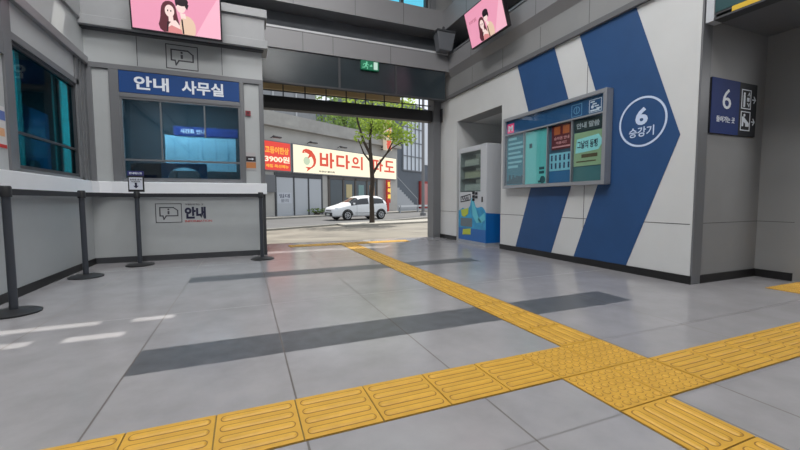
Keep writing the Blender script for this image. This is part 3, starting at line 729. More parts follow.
# exit sign
t = thing('exit_sign', 'green emergency exit sign with running figure hanging below the fascia', 'sign', (2.32, YF - .03, 3.42), 0)
t.location = (2.13, YF - .03, 3.375)
mb = MB(); mb.box(0, .36, 0, .035, 0, .17); mb.build('sign_box', mat('exit_case', (16, 92, 66), .4, emit=(10, 104, 72), estr=.4), t)
mb = MB(); mb.box(.255, .335, -.004, 0, .015, .155); mb.build('door_symbol', em('exit_white', (206, 236, 222), .7), t)
mb = MB(); mb.disc(.115, .135, .016, -.004, 0, 12); stroke(mb, [(.11, .115), (.095, .07)], .03, -.004, 0); stroke(mb, [(.095, .07), (.13, .05), (.125, .015)], .016, -.004, 0); stroke(mb, [(.09, .07), (.07, .04), (.035, .035)], .016, -.004, 0); stroke(mb, [(.115, .11), (.15, .09)], .013, -.004, 0); stroke(mb, [(.105, .11), (.06, .105), (.045, .08)], .013, -.004, 0)
mb.build('running_figure', em('exit_mint', (130, 226, 184), .6), t)
mb = MB(); mb.prism([(.175, .06), (.225, .06), (.225, .085), (.21, .11), (.195, .085), (.175, .085)], -.004, 0); mb.build('arrow_symbol', em('exit_mint', (130, 226, 184), .6), t)
mb = MB(); mb.box(.08, .09, .01, .02, .17, .186); mb.box(.27, .28, .01, .02, .17, .186); mb.build('hanging_rod', M_DARKF, t)

# ---------------------------------------------------------------- rest of the hall shell
struct(MB().box(-8, 12, -7.2, -7, 0, 6.9).build('wall_back', M_GREYP))
mb = MB(); mb.box(-2.4, -2.3, -7, 6.6, 3.7, 6.9); struct(mb.build('wall_left_upper', M_GREYP))
SUN = Vector((.35, .31, .884)).normalized()
def roof_hole(p, zr=6.9):
    k = (zr - p[2]) / SUN.z
    return p[0] + SUN.x * k, p[1] + SUN.y * k
# unseen roof slits, added and shaped to throw sun streaks on floor and wall
slits = []
for (x0, x1, y) in ((-1.62, -.98, 3.25), (-1.07, -.76, 2.92), (-.78, -.52, 3.23), (-1.6, -1.24, 2.93)):
    a = roof_hole((x0, y, 0)); b_ = roof_hole((x1, y, 0)); slits.append((a[0], b_[0], a[1] - .05, a[1] + .05))
for (y0, y1, z) in ((5.56, 5.72, 2.94),):
    a = roof_hole((XL, y0, z + .12)); b_ = roof_hole((XL, y1, z - .12)); slits.append((min(a[0], b_[0]) - .03, max(a[0], b_[0]) + .03, min(a[1], b_[1]) - .02, max(a[1], b_[1]) + .02))
def roof():
    mb = MB()
    xs = sorted({-8, 12} | {v for s in slits for v in s[:2]}); ys = sorted({-7.2, 8.6} | {v for s in slits for v in s[2:]})
    for i in range(len(xs) - 1):
        for j in range(len(ys) - 1):
            cx, cy = (xs[i] + xs[i + 1]) / 2, (ys[j] + ys[j + 1]) / 2
            if any(s[0] < cx < s[1] and s[2] < cy < s[3] for s in slits): continue
            mb.add([(xs[i], ys[j], 6.9), (xs[i], ys[j + 1], 6.9), (xs[i + 1], ys[j + 1], 6.9), (xs[i + 1], ys[j], 6.9)], [(0, 1, 2, 3)])
    return mb
struct(roof().build('ceiling', M_CEIL))

# ---------------------------------------------------------------- street
U = Vector((.85, .527, 0)); SR = math.atan2(.527, .85); FB = Vector((3.753, 28.7, -.348)); E = 1.4   # facade base point, local x along the facade, y behind it
M_PAVE = mat('pavement', (124, 118, 108), .6, noise=.42, nscale=.6, bump=.1)  # broad dark noise paints patches of shade into the paving
M_ROAD = mat('asphalt', (96, 96, 97), .8, noise=.12, nscale=1.2, bump=.2)
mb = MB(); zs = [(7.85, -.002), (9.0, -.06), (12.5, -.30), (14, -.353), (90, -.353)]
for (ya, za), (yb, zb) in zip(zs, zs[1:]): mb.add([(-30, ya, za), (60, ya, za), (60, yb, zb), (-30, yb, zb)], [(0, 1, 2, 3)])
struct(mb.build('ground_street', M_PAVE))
mb = MB(); mb.box(-20, 40, -6.6, -1.5, -.003, .0); struct(mb.build('road', M_ROAD, None, FB, SR))
mb = MB(); mb.box(-20, 40, -6.75, -6.6, -.003, .05); mb.box(-20, 40, -1.5, -1.35, -.003, .08); struct(mb.build('kerb', mat('kerb_stone', (140, 138, 132), .8, noise=.1), None, FB, SR))
mb = MB(); mb.box(-20, 40, -1.35, 0, -.003, .07); struct(mb.build('sidewalk', mat('sidewalk_grey', (140, 138, 134), .85, noise=.1), None, FB, SR))

t = thing('shop_building', 'grey concrete shop building across the street behind the lit signs', 'building', FB, SR)
M_FAC = mat('facade_grey', (176, 174, 170), .85, noise=.1, nscale=.8)
mb = MB(); mb.box(-9, 8.75, 0, .3, 0, 4.6); mb.box(8.45, 8.75, .3, 8, 0, 4.6); mb.box(-9, 8.75, .3, 8, 4.4, 4.6); mb.build('wall', M_FAC, t)
mb = MB(); mb.box(-9, 8.8, -.35, .35, 4.45, 4.62); mb.box(-9, 8.8, -.25, .1, 4.62, 5.15); mb.build('concrete_ledge', M_CONC, t)
mb = MB(); mb.box(-9, 3.2, 2.2, 2.5, 4.6, 9.5); mb.build('upper_wall', mat('upper_grey', (134, 136, 140), .8, noise=.08), t)
mb = MB()
for x in (-3.2, -1.7, 0, 1.6): mb.box(x, x + .1, 2.12, 2.2, 4.6, 9.5)
mb.build('upper_pilaster', mat('upper_pale', (172, 174, 178), .7), t)
mb = MB()
M_SHUT = mat('shutter_pale', (178, 182, 188), .55)
for x0, x1, z1 in ((-1.47, -.43, 2.02), (-.36, .54, 2.02), (.61, 1.50, 2.02)):
    s = MB(); s.box(x0, x1, -.03, 0, .06, z1)
    so = s.build('shutter', M_SHUT, t)
mb = MB()
for x in (-1.54, -.43, .54, 1.50): mb.box(x, x + .09, -.05, 0, .03, 2.1)
mb.box(-1.55, 1.59, -.05, 0, 2.02, 2.25); mb.build('shutter_frame', M_DARKF, t)
MB().box(-2.2, -1.62, -.2, 0, 1.25, 2.1).build('meter_box', mat('meter_grey', (104, 106, 110), .6), t)
mb = MB()
M_SHOPG = mat('shop_glass', (64, 74, 80), .15, spec=.6)
for x0, x1 in ((2.2, 3.15), (3.35, 4.2), (4.4, 5.3), (5.5, 6.3)): MB().box(x0, x1, -.03, 0, .5, 2.05).build('shop_window', M_SHOPG, t)
mb = MB()
for x in (2.02, 3.18, 4.23, 5.33, 6.33): mb.box(x, x + .14, -.06, 0, 0, 2.2)
mb.box(2.02, 6.47, -.06, 0, 2.06, 2.25); mb.box(2.02, 6.47, -.05, 0, 0, .5); mb.build('shop_frame', mat('shop_brown', (84, 78, 74), .6), t)
for x0, c in ((3.5, (186, 172, 130)), (4.6, (120, 150, 150)), (5.65, (178, 140, 110))): MB().box(x0, x0 + .5, -.04, -.03, 1.0, 1.8).build('window_poster', mat('wp%d' % int(x0 * 100), c, .6), t)
# scrawled notice on the shutter
t = thing('shutter_notice', 'pale notice with scrawled dark marks on the first grey shutter', 'notice', FB, SR)
MB().box(-1.40, -.55, -.036, -.031, .70, 1.25).build('sheet', mat('notice_grey', (188, 192, 200), .6), t)
mb = MB(); text_into(mb, '임대', -1.3, -.66, .98, 1.18, -.04, -.036, .02); text_into(mb, '문의', -1.2, -.75, .76, .92, -.04, -.036, .01); mb.build('lettering', mat('notice_ink', (92, 96, 112), .6), t)

# lit fascia signs
def bold_letter(mb, ch, x0, x1, z0, z1, ya, yb):
    """heavy square-cut Korean letters laid out on a unit square"""
    X = lambda a: x0 + (x1 - x0) * a
    Z = lambda b: z0 + (z1 - z0) * b
    B = lambda a, b, c, d: mb.box(X(a), X(b), ya, yb, Z(c), Z(d))
    if ch == '바': B(0, .15, .10, .92); B(.43, .58, .10, .92); B(.15, .43, .10, .25); B(.15, .43, .50, .64); B(.70, .86, 0, 1); B(.86, 1, .44, .59)
    if ch == '다': B(0, .15, .12, .90); B(.15, .58, .75, .90); B(.15, .60, .12, .27); B(.70, .86, 0, 1); B(.86, 1, .44, .59)
    if ch == '의': mb.ring(X(.36), Z(.66), (z1 - z0) * .27, (z1 - z0) * .13, ya, yb, 28, (x1 - x0) / (z1 - z0)); B(0, .74, .12, .26); B(.84, 1, 0, 1)
    if ch == '파': B(0, .62, .77, .91); B(0, .62, .12, .26); B(.11, .24, .26, .77); B(.38, .51, .26, .77); B(.70, .86, 0, 1); B(.86, 1, .44, .59)
    if ch == '도': B(.14, .86, .84, .98); B(.14, .30, .52, .84); B(.14, .88, .40, .54); B(.43, .57, .14, .40); B(0, 1, .0, .15)
M_RED = em('sign_red_lit', (232, 64, 50), .85); M_CREAMLIT = em('sign_cream_lit', (253, 244, 214), .95); M_ORANGE = em('sign_orange', (255, 178, 66), .9); M_WHITEL = em('sign_white_lit', (255, 238, 206), .95); M_REDL = em('sign_letter_red', (222, 76, 48), .85)
t = thing('price_sign', 'lit red price sign with yellow lettering above the grey shutters', 'sign', FB, SR)
mb = MB(); mb.box(-2.24, -.55, -.12, -.06, 2.30, 3.76); mb.build('sign_box', mat('sign_case_grey', (120, 122, 128), .5), t)
MB().box(-2.22, -.64, -.13, -.12, 2.34, 3.72).build('sign_face', M_RED, t)
mb = MB(); text_into(mb, '고등어한상', -2.12, -.74, 3.14, 3.48, -.14, -.13, .03); mb.build('title_lettering', M_ORANGE, t)
mb = MB(); text_into(mb, '3900원', -2.14, -.70, 2.72, 3.04, -.14, -.13, .03); mb.build('price_lettering', M_WHITEL, t)
mb = MB(); text_into(mb, '계절 특선메뉴', -2.10, -.76, 2.46, 2.62, -.14, -.13, .03); mb.build('small_lettering', M_ORANGE, t)
t = thing('restaurant_sign', 'long lit cream restaurant sign with red fish and red Korean lettering', 'sign', FB, SR)
mb = MB(); mb.box(-.50, 8.50, -.12, -.06, 2.26, 3.78); mb.build('sign_box', mat('sign_case_grey', (120, 122, 128), .5), t)
MB().box(-.45, 8.45, -.13, -.12, 2.31, 3.73).build('sign_face', M_CREAMLIT, t)
mb = MB()
# leaping fish: rounded head up at the start, body arching over, forked tail below
spine = [(.14, 3.36, .03), (.24, 3.44, .085), (.38, 3.48, .10), (.56, 3.45, .12), (.74, 3.36, .125), (.89, 3.22, .115), (.97, 3.05, .10), (.97, 2.88, .08), (.90, 2.74, .06), (.78, 2.64, .04), (.66, 2.58, .03)]
lo_, hi_ = [], []
for k in range(len(spine)):
    p0 = spine[max(k - 1, 0)]; p1 = spine[min(k + 1, len(spine) - 1)]; dx, dz = p1[0] - p0[0], p1[1] - p0[1]; L = math.hypot(dx, dz)
    lo_.append((spine[k][0] - dz / L * spine[k][2], spine[k][1] + dx / L * spine[k][2])); hi_.append((spine[k][0] + dz / L * spine[k][2], spine[k][1] - dx / L * spine[k][2]))
for k in range(len(spine) - 1): mb.prism([lo_[k], lo_[k + 1], hi_[k + 1], hi_[k]], -.14, -.13)
mb.prism([(.72, 2.63), (.68, 2.55), (.40, 2.38), (.48, 2.54), (.30, 2.62)], -.14, -.13)
mb.prism([(.52, 3.56), (.80, 3.50), (.74, 3.36)], -.14, -.13); mb.prism([(.60, 3.30), (.48, 3.08), (.76, 3.22)], -.14, -.13)
fo = mb.build('fish_logo', M_REDL, t)
mb = MB(); mb.disc(.28, 3.41, .025, -.143, -.14, 10); mb.build('eye', M_CREAMLIT, fo)
mb = MB(); mb.disc(.42, 2.95, .22, -.135, -.13); mb.build('logo_shade', em('logo_mint', (206, 222, 190), .8), t)
for ch, x0, x1, z0, z1 in (('바', 1.34, 2.42, 2.66, 3.54), ('다', 2.60, 3.72, 2.70, 3.54), ('의', 3.88, 4.90, 2.72, 3.54), ('파', 5.76, 6.94, 2.74, 3.56), ('도', 7.08, 8.24, 2.74, 3.54)):
    mb = MB(); bold_letter(mb, ch, x0, x1, z0, z1, -.14, -.13); mb.build('letter', M_REDL, t)
mb = MB(); text_into(mb, '자연산 활어회', 1.25, 2.45, 2.40, 2.50, -.14, -.13, .02); mb.build('small_lettering', em('sign_ink', (92, 76, 66), .2), t)
def XP(s, d=0, z=0): return FB + (U * s + Vector((-.527, .85, 0)) * d + Vector((0, 0, z))) * E
def arm_lamp(s, label):
    t = thing('sign_lamp', label, 'lamp', XP(s), SR, 'arm lamps above the lit shop signs')
    mb = MB(); mb.tube([(0, -.03, 3.9), (0, -.25, 3.98), (0, -.5, 3.92)], .02, 8); mb.build('arm', M_DARKF, t)
    mb = MB(); mb.box(-.22, .22, -.62, -.42, 3.84, 3.92); mb.build('lamp_head', M_DARKF, t, bevel=.03)
arm_lamp(-1.70, 'dark arm lamp above the red price sign'); arm_lamp(.58, 'dark arm lamp above the red fish'); arm_lamp(2.82, 'dark arm lamp above the middle of the cream sign')
t = thing('blade_sign', 'upright lit sign with red and gold letters above the cream sign end', 'sign', FB, SR)
mb = MB(); mb.box(6.62, 7.28, -.66, -.42, 4.15, 6.15); mb.build('sign_box', em('blade_white', (246, 226, 200), .5), t)
for k, ch in enumerate('활어집'):
    mb = MB(); text_into(mb, ch, 6.66, 7.16, 5.54 - .66 * k, 6.11 - .66 * k, -.68, -.66, .08); mb.build('letter', M_ORANGE if k == 1 else M_REDL, t)
for z in (4.2, 4.36): MB().box(6.9, 6.96, -.42, -.01, z, z + .05).build('bracket', M_DARKF, t)
t = thing('neon_pillar_sign', 'glowing red and yellow pillar sign beside the alley stairs', 'sign', FB, SR)
mb = MB(); mb.box(7.17, 7.55, -.30, -.2, .66, 2.22); mb.box(7.3, 7.42, -.28, -.2, .07, .75); mb.build('sign_box', em('neon_red', (196, 48, 38), .5), t)
mb = MB()
for k, ch in enumerate('활어회'): text_into(mb, ch, 7.24, 7.53, 1.75 - .42 * k, 2.08 - .42 * k, -.32, -.3, .06)
mb.build('lettering', em('neon_yellow', (255, 214, 90), 1.0), t)

# alley with stairs, dark neighbour building, rail
t = thing('alley_stairs', 'grey concrete stairs descending through the alley beside the restaurant', 'stairs', XP(8.9, .5), SR)
mb = MB(); ns = 13; pr = [(0, 0)]
for k in range(ns): pr += [(.27 * k, 2.08 - .16 * k), (.27 * (k + 1), 2.08 - .16 * k)]
pr.append((.27 * ns, 0))
mb.prism(pr, 0, 1.3); mb.build('flight', mat('stair_grey', (166, 170, 176), .8), t)
mb = MB(); mb.tube([(.1, .05, 2.85), (3.3, .05, .95), (3.3, .05, .2)], .025, 8); mb.tube([(.1, .05, 2.0), (.1, .05, 2.85)], .025, 8); mb.build('handrail', M_ALU, t)
t = thing('neighbour_building', 'dark tower with a pale gridded window beyond the alley', 'building', XP(8.9, 2.3), SR)
M_NB = mat('tower_dark', (92, 99, 108), .7, noise=.08, nscale=.5)
mb = MB(); mb.box(0, 14, 0, 8, 0, 9.0); mb.build('wall', M_NB, t)
GX0, GX1 = 3.7, 6.75
MB().box(GX0, GX1, -.06, 0, 3.3, 7.9).build('grid_window', mat('pale_glass', (196, 203, 212), .3, spec=.6), t)
mb = MB()
for k in range(6): x = GX0 + (GX1 - GX0) * k / 5; mb.box(x - .04, x + .04, -.12, -.06, 3.3, 7.9)
for z in (3.3, 4.5, 5.7, 6.9): mb.box(GX0, GX1, -.12, -.06, z, z + .08)
mb.build('window_grid', mat('grid_metal', (112, 116, 122), .5), t)
MB().box(6.9, 7.7, -.06, 0, 4.0, 8.2).build('pale_panel', mat('pale_cladding', (214, 218, 224), .4), t)
MB().box(6.2, 8.6, -.2, 0, .05, 2.5).build('shop_front', mat('shop_red', (150, 52, 50), .6), t)
for x in (6.4, 7.5): MB().box(x, x + .9, -.24, -.2, .3, 2.3).build('shop_pane', mat('shop_rose', (180, 120, 118), .4), t)
t = thing('guard_rail', 'pale horizontal guard rail beside the road behind the parked car', 'guard rail', XP(6.6), SR)
mb = MB(); mb.box(0, 9, -1.70, -1.64, .38, .50); mb.build('top_beam', mat('rail_white', (206, 208, 210), .5), t)
mb = MB(); mb.box(0, 9, -1.69, -1.65, .12, .24); mb.build('lower_beam', mat('rail_grey', (150, 154, 158), .5), t)
for k in range(5): MB().box(.1 + 2.1 * k, .2 + 2.1 * k, -1.72, -1.62, 0, .50).build('rail_post', mat('rail_grey', (150, 154, 158), .5), t)
t = thing('street_pole', 'slim grey utility pole beyond the tree near the doorway jamb', 'pole', (12.6, 26.0, -.35), 0)
MB().lathe([(.09, 0), (.07, 6.5)], 14).build('shaft', mat('pole_grey', (120, 120, 122), .7), t)
MB().lathe([(.16, 0), (.16, .15), (.1, .2)], 14).build('foot', mat('pole_grey', (120, 120, 122), .7), t)

# ---------------------------------------------------------------- tree and plants
M_BARK = mat('bark', (62, 52, 44), .9, noise=.25, nscale=12, bump=.5)
def leafmat(name, c):
    m = bpy.data.materials.new(name); m.use_nodes = True; nt = m.node_tree; nt.nodes.clear()
    o = nt.nodes.new('ShaderNodeOutputMaterial'); d = nt.nodes.new('ShaderNodeBsdfDiffuse'); tr = nt.nodes.new('ShaderNodeBsdfTranslucent'); mx = nt.nodes.new('ShaderNodeMixShader')
    tc = nt.nodes.new('ShaderNodeTexCoord'); n = nt.nodes.new('ShaderNodeTexNoise'); n.inputs['Scale'].default_value = 3
    r = nt.nodes.new('ShaderNodeValToRGB'); cl = lin(c)
    r.color_ramp.elements[0].color = tuple(v * .7 for v in cl[:3]) + (1,); r.color_ramp.elements[1].color = tuple(min(1, v * 1.35) for v in cl[:3]) + (1,)
    r.color_ramp.elements[0].position = .3; r.color_ramp.elements[1].position = .7
    nt.links.new(tc.outputs['Object'], n.inputs['Vector']); nt.links.new(n.outputs['Fac'], r.inputs['Fac'])
    for sh in (d, tr): nt.links.new(r.outputs['Color'], sh.inputs['Color'])
    mx.inputs['Fac'].default_value = .5
    nt.links.new(d.outputs[0], mx.inputs[1]); nt.links.new(tr.outputs[0], mx.inputs[2]); nt.links.new(mx.outputs[0], o.inputs['Surface'])
    MATS[name] = m
    return m
M_LEAF = leafmat('leaf_green', (156, 178, 84)); M_LEAF2 = leafmat('leaf_dark', (124, 148, 84))
def leaf_cloud(mb, c, r, n, size):
    for _ in range(n):
        while True:
            p = Vector((random.uniform(-1, 1), random.uniform(-1, 1), random.uniform(-1, 1)))
            if p.length < 1: break
        p = Vector((c[0] + p.x * r[0], c[1] + p.y * r[1], c[2] + p.z * r[2]))
        a = Vector((random.uniform(-1, 1), random.uniform(-1, 1), random.uniform(-.6, .6))).normalized()
        b = a.cross(Vector((random.uniform(-1, 1), random.uniform(-1, 1), random.uniform(-1, 1)))).normalized() * .42
        s = size * random.uniform(.6, 1.2)
        mb.add([p - a * s, p + b * s, p + a * s, p - b * s], [(0, 1, 2, 3)])
t = thing('street_tree', 'slender young tree with green leaves standing on the kerb strip before the car', 'tree', (5.84, 17.88, -.35), 0)
mb = MB(); mb.tube([(0, 0, 0), (.0, 0, .5), (-.02, 0, 1.0), (.03, 0, 1.5), (.0, 0, 2.0), (-.04, 0, 2.5)], [.10, .085, .08, .08, .075, .07], 12); mb.build('trunk', M_BARK, t, smooth=True)
mb = MB()
for pts, r in ((((.02, 0, 1.75), (.25, .05, 2.1), (.62, .1, 2.55), (.95, .2, 3.1)), (.05, .042, .035, .02)),
               (((-.04, 0, 2.45), (-.02, .1, 3.0), (.1, .2, 3.8), (.15, .3, 4.6)), (.06, .05, .04, .02)),
               (((-.04, 0, 2.45), (-.3, -.05, 2.9), (-.5, 0, 3.6), (-.55, .1, 4.4)), (.055, .045, .035, .02)),
               (((-.03, 0, 2.2), (-.25, .1, 2.5), (-.42, .2, 3.0)), (.035, .028, .015)),
               (((.35, .07, 2.25), (.7, -.2, 2.7), (1.2, -.3, 3.0)), (.028, .022, .012))):
    mb.tube(pts, r, 8)
mb.build('branches', M_BARK, t, smooth=True)
mb = MB()
for c, r, n in (((.55, .1, 3.35), (.65, .6, .38), 300), ((1.15, -.1, 3.1), (.5, .5, .3), 260), ((.1, .1, 3.6), (.7, .6, .4), 220), ((-.35, .0, 3.05), (.3, .3, .25), 60), ((.3, 0, 4.3), (1.4, 1.0, .55), 700), ((1.3, .1, 3.9), (.8, .8, .5), 300)): leaf_cloud(mb, c, r, n, .085)
mb.build('foliage', M_LEAF, t)
o = MB().prismz([(-1.2, -.6), (4.5, -.6), (4.8, .5), (-1.0, .5)], -.003, .06).build('kerb_strip', mat('kerb_pale', (160, 156, 148), .8, noise=.1), None, (5.6, 17.85, -.35), SR * .45); struct(o)
def bush(name, label, s, d, z, r, n, m, size=.14, cat='bush'):
    p = XP(s, d, z)
    t = thing(name, label, cat, p, SR)
    mb = MB(); leaf_cloud(mb, (0, 0, r[2] + size * 1.2), r, n, size); mb.build('foliage', m, t)
    mb = MB()
    for k in range(4): mb.tube([(random.uniform(-.2, .2), 0, 0), (random.uniform(-.6, .6) * r[0], random.uniform(-.3, .3), r[2] * 1.2)], [.05, .02], 6)
    mb.build('stems', M_BARK, t)
bush('terrace_tree', 'dense green tree on the roof terrace above the cream sign', 5.1, 1.5, 4.62, (1.5, .9, 1.2), 900, M_LEAF2)
bush('terrace_tree', 'pale green tree on the roof terrace next to the upright sign', 7.9, 1.4, 4.62, (1.1, 1.0, 1.3), 700, M_LEAF)
bush('terrace_tree', 'loose tall green tree behind the terrace hedge', 6.2, 4.2, 4.62, (2.4, 1.2, 2.4), 800, M_LEAF2, .18)
bush('weed_clump', 'low green weeds at the foot of the middle shutter', .9, -.34, .07, (.75, .12, .14), 130, M_LEAF2, .07, 'weeds')
bush('weed_clump', 'sparse green weeds at the foot of the last shutter', 2.15, -.36, .07, (.3, .12, .18), 60, M_LEAF, .07, 'weeds')

# ---------------------------------------------------------------- car (front towards -x, near side wheels on y = 0)
for o in list(COL.objects):
    if o.parent is None and o.name.split('.')[0] in ('road', 'kerb', 'sidewalk', 'shop_building', 'shutter_notice', 'price_sign', 'restaurant_sign', 'sign_lamp', 'blade_sign', 'neon_pillar_sign', 'alley_stairs', 'neighbour_building', 'guard_rail', 'street_pole', 'terrace_tree', 'weed_clump', 'street_tree', 'kerb_strip'): o.scale = (E, E, E)
def car():
    t = thing('car', 'small white hatchback parked across the street before the shops', 'car', (5.583, 21.74, -.348), math.radians(14))
    w0 = .80
    # x, z_bottom, half width, z_belt, z_top, top half width
    S = [(-.86, .30, .50, .56, .60, .42), (-.82, .22, .66, .64, .69, .54), (-.64, .19, .76, .72, .79, .62), (-.30, .19, .79, .79, .88, .64), (-.02, .19, .80, .85, .95, .64),
         (.16, .19, .80, .89, 1.01, .62), (.86, .19, .80, .92, 1.40, .56), (1.05, .19, .80, .92, 1.44, .56), (1.55, .19, .80, .94, 1.48, .57), (1.64, .19, .80, .94, 1.48, .57), (2.20, .19, .80, .97, 1.45, .56), (2.30, .19, .80, .98, 1.44, .56), (2.62, .20, .77, 1.0, 1.36, .54), (2.86, .24, .72, .98, 1.06, .60), (2.93, .32, .64, .86, .92, .54)]
    bm = bmesh.new(); rows = []
    for x, zb, w, zm, zt, wt in S:
        half = [(0.0, zb), (w * .80, zb), (w * .98, zb + .08), (w, zb + (zm - zb) * .55), (w * .985, zm), (wt + (w * .97 - wt) * .16, zt - (zt - zm) * .17), (wt * .86, zt), (0.0, zt + .015)]
        ring = [(-y, z) for y, z in half] + [(y, z) for y, z in half[-2:0:-1]]
        rows.append([bm.verts.new((x, .76 + y, z)) for y, z in ring])
    n = len(rows[0])
    for i in range(len(rows) - 1):
        for k in range(n):
            f = bm.faces.new((rows[i][k], rows[i + 1][k], rows[i + 1][(k + 1) % n], rows[i][(k + 1) % n]))
            f.smooth = True
            # k=4: belt->roof near side ; mirrored = n-1-4-... ; k 5..: roof
            side = k in (4, n - 1 - 4)
            if side and (5 <= i <= 7 or 9 <= i <= 11) and not (i == 5 and False): f.material_index = 1
            if i == 5 and k in (5, 6, n - 7, n - 6): f.material_index = 2
            if i == 12 and k in (5, 6, n - 7, n - 6): f.material_index = 3
    for r in (rows[0][::-1], rows[-1]):
        bm.faces.new(r)
    bmesh.ops.recalc_face_normals(bm, faces=bm.faces[:])
    me = bpy.data.meshes.new('car'); bm.to_mesh(me); bm.free()
    mats = [mat('car_white', (228, 230, 234), .3, spec=.6), mat('car_glass', (36, 40, 46), .08, spec=.7)]
    for m_ in (mats[0], mats[1], mats[1], mats[1]): me.materials.append(m_)
    tmp = bpy.data.objects.new('tmp', me); COL.objects.link(tmp)
    sm = tmp.modifiers.new('s', 'SUBSURF'); sm.levels = 2; sm.render_levels = 2
    dg = bpy.context.evaluated_depsgraph_get(); ev = bpy.data.meshes.new_from_object(tmp.evaluated_get(dg)); bpy.data.objects.remove(tmp)
    for idx, nm, sel in ((0, 'body', None), (1, 'side_window', lambda c: c.y < .76 and c.x < 1.6), (1, 'side_window', lambda c: c.y < .76 and c.x >= 1.6), (1, 'side_window', lambda c: c.y >= .76 and c.x < 1.6), (1, 'side_window', lambda c: c.y >= .76 and c.x >= 1.6), (2, 'windscreen', None), (3, 'rear_window', None)):
        fs = [p for p in ev.polygons if p.material_index == idx and (sel is None or sel(p.center))]; used = {}; mb = MB()
        for p in fs:
            for v in p.vertices: used.setdefault(v, len(used))
        mb.v = [tuple(ev.vertices[v].co) for v in used]; mb.f = [tuple(used[v] for v in p.vertices) for p in fs]; mb.mi = [0] * len(fs)
        o = mb.build(nm, mats[0] if idx == 0 else mats[1], t)
        for p in o.data.polygons: p.use_smooth = True
    M_TYRE = mat('tyre', (26, 26, 28), .8); M_RIM = mat('rim', (176, 178, 182), .35, metal=.5)
    for x in (0, 2.36):
        for y0, sgn in ((-.05, 1), (1.57, -1)):
            mb = MB(); mb.lathe([(.20, 0), (.285, .0), (.30, .03), (.30, .17), (.28, .2)] , 28, 0, 0, 'y')
            wo = mb.build('wheel', M_TYRE, t, (x, y0 if sgn > 0 else y0 - .2, .30), smooth=True)
            yy = -.012 if sgn > 0 else .2
            mb = MB(); mb.ring(0, 0, .20, .165, yy, yy + .012, 28); mb.disc(0, 0, .05, yy, yy + .012, 14)
            for k in range(7): a = 2 * PI * k / 7; stroke(mb, [(.04 * math.cos(a), .04 * math.sin(a)), (.175 * math.cos(a), .175 * math.sin(a))], .035, yy, yy + .01)
            mb.build('rim', M_RIM, wo)
            mb = MB(); ya, yb = (-.045, .03) if sgn > 0 else (1.49, 1.565)
            mb.ring(x, .30, .365, .30, ya, yb, 24, 1, 0, PI); mb.build('wheel_arch', mat('arch_dark', (52, 53, 56), .7), t)
    MB().box(-.885, -.78, .30, 1.22, .27, .48).build('bumper_grille', mat('grille_dark', (34, 35, 38), .5), t, bevel=.02)
    MB().box(-.865, -.74, .40, 1.12, .545, .60).build('upper_grille', mat('grille_dark', (34, 35, 38), .5), t, bevel=.01)
    MB().box(-.895, -.88, .56, .96, .31, .41).build('number_plate', mat('plate', (196, 200, 196), .5), t)
    M_HL = mat('headlamp', (206, 212, 220), .1, spec=.8)
    for y in (.135, 1.385):
        mb = MB(); mb.lathe([(.03, -.16), (.09, -.06), (.10, .06), (.04, .15)], 14); 
        o = mb.build('headlamp', M_HL, t, (-.58, y, .665), smooth=True); o.rotation_euler = (0, math.radians(-62), 0)
        MB().lathe([(.045, 0), (.05, .02), (.03, .03)], 12, 0, 0, 'y').build('fog_lamp', mat('grille_dark', (34, 35, 38), .5), t, (-.70, .085 if y < .5 else 1.435, .36))
        sg = -1 if y < .5 else 1
        mb = MB(); mb.box(-.06, .06, -.10 if sg < 0 else 0, 0 if sg < 0 else .10, -.05, .06); mb.build('wing_mirror', mats[0], t, (.42, -.02 if sg < 0 else 1.54, .98), bevel=.03)
        MB().box(2.78, 2.88, .06 if sg < 0 else 1.34, .18 if sg < 0 else 1.46, .72, .98).build('tail_lamp', mat('tail_red', (150, 30, 34), .3), t, bevel=.02)
        yy = -.045 if sg < 0 else 1.555
        for x in (1.36, 2.02): MB().box(x, x + .15, yy, yy + .02, .80, .83).build('door_handle', mats[0], t, bevel=.005)
        mb = MB(); mb.box(.62, .63, yy + .004, yy + .012, .30, .9); mb.box(1.585, 1.595, yy + .003, yy + .012, .30, .92); mb.box(.5, 2.0, yy, yy + .012, .42, .445); mb.build('door_seam', mat('seam_grey', (120, 122, 126), .6), t)
car()

# ---------------------------------------------------------------- lights
def area(name, loc, rot, sx, sy, power, col=(1, 1, 1), spread=PI):
    l = bpy.data.lights.new(name, 'AREA'); l.shape = 'RECTANGLE'; l.size = sx; l.size_y = sy; l.energy = power; l.color = col; l.spread = spread
    o = bpy.data.objects.new(name, l); COL.objects.link(o); o.location = loc; o.rotation_euler = rot
    return o
POW = 1.0
for (x, y, pw) in ((-.6, 1.2, 195), (1.9, 1.2, 105), (-.6, 4.1, 150), (1.9, 4.1, 45), (1.0, -3.0, 130)):  # added unseen panels that brighten the hall from above
    tfix = thing('added_ceiling_light', 'unseen light panel added high in the hall to brighten it', 'ceiling light', (x, y, 6.72), 0, 'added hall light panels')
    mb = MB(); mb.box(-.95, .95, -.95, .95, .06, .178); mb.build('housing', M_FRAME, tfix)
    area('hall_fill_lamp', (x, y, 6.775), (0, 0, 0), 1.8, 1.8, pw * POW, (1.0, .985, .965))
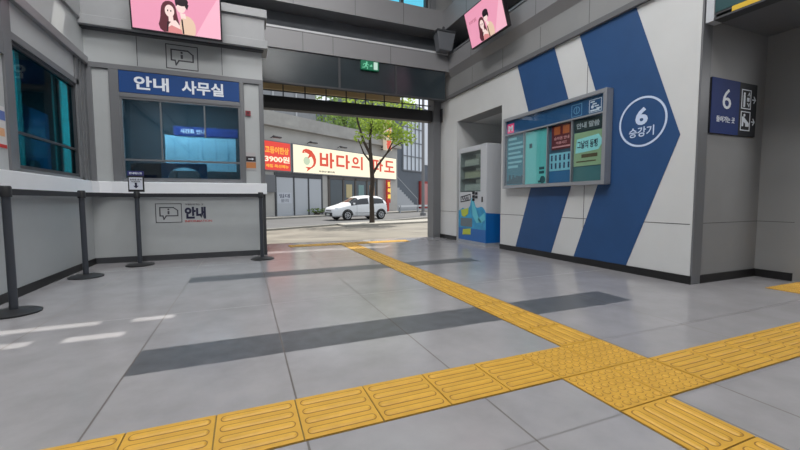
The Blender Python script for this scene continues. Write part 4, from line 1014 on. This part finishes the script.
area('lobby_fill_lamp', (6.2, .6, 2.6), (0, 0, 0), 1.2, .6, 45 * POW)  # unseen lamp added to brighten the lift recess
area('office_fill_lamp', (-1.0, 7.3, 2.88), (0, 0, 0), 1.2, .5, 110 * POW, (.85, .95, 1.0))  # unseen lamp added to brighten the board and office inside
area('side_office_fill_lamp', (-3.4, 5.6, 2.88), (0, 0, 0), .8, .8, 90 * POW, (.6, .95, 1.0))  # unseen teal-tinted lamp added to brighten the side office
sl = bpy.data.lights.new('sun', 'SUN'); sl.energy = 5.0; sl.angle = math.radians(.3); sl.color = (1, .95, .86)
so = bpy.data.objects.new('sun', sl); COL.objects.link(so); so.rotation_euler = SUN.to_track_quat('Z', 'Y').to_euler()

wd = bpy.data.worlds.new('World'); sc.world = wd; wd.use_nodes = True
bg = wd.node_tree.nodes['Background']; bg.inputs['Color'].default_value = (.86, .92, 1.0, 1); bg.inputs['Strength'].default_value = 1.15

# ---------------------------------------------------------------- camera
yaw, pit, rol = .38988, .067238, -.003269
cy, sy = math.cos(yaw), math.sin(yaw); cp, sp = math.cos(pit), math.sin(pit)
fwd = Vector((sy * cp, cy * cp, -sp)); r = Vector((cy, -sy, 0)); u = r.cross(fwd)
r2 = r * math.cos(rol) + u * math.sin(rol); u2 = -r * math.sin(rol) + u * math.cos(rol)
cam = bpy.data.cameras.new('camera'); cam.sensor_width = 36; cam.lens = 36 * 376.3 / 800; cam.clip_start = .02; cam.clip_end = 300
co = bpy.data.objects.new('camera', cam); COL.objects.link(co)
co.matrix_world = Matrix(((r2.x, u2.x, -fwd.x, 0), (r2.y, u2.y, -fwd.y, 0), (r2.z, u2.z, -fwd.z, .87), (0, 0, 0, 1)))
sc.camera = co
vs = sc.view_settings; sc.display_settings.display_device = 'sRGB'
vs.view_transform = 'Standard'; vs.look = 'None'; vs.gamma = 1; vs.exposure = 0.0; vs.use_curve_mapping = False
sc.cycles.use_denoising = True
sc.cycles.max_bounces = 8; sc.cycles.transparent_max_bounces = 12
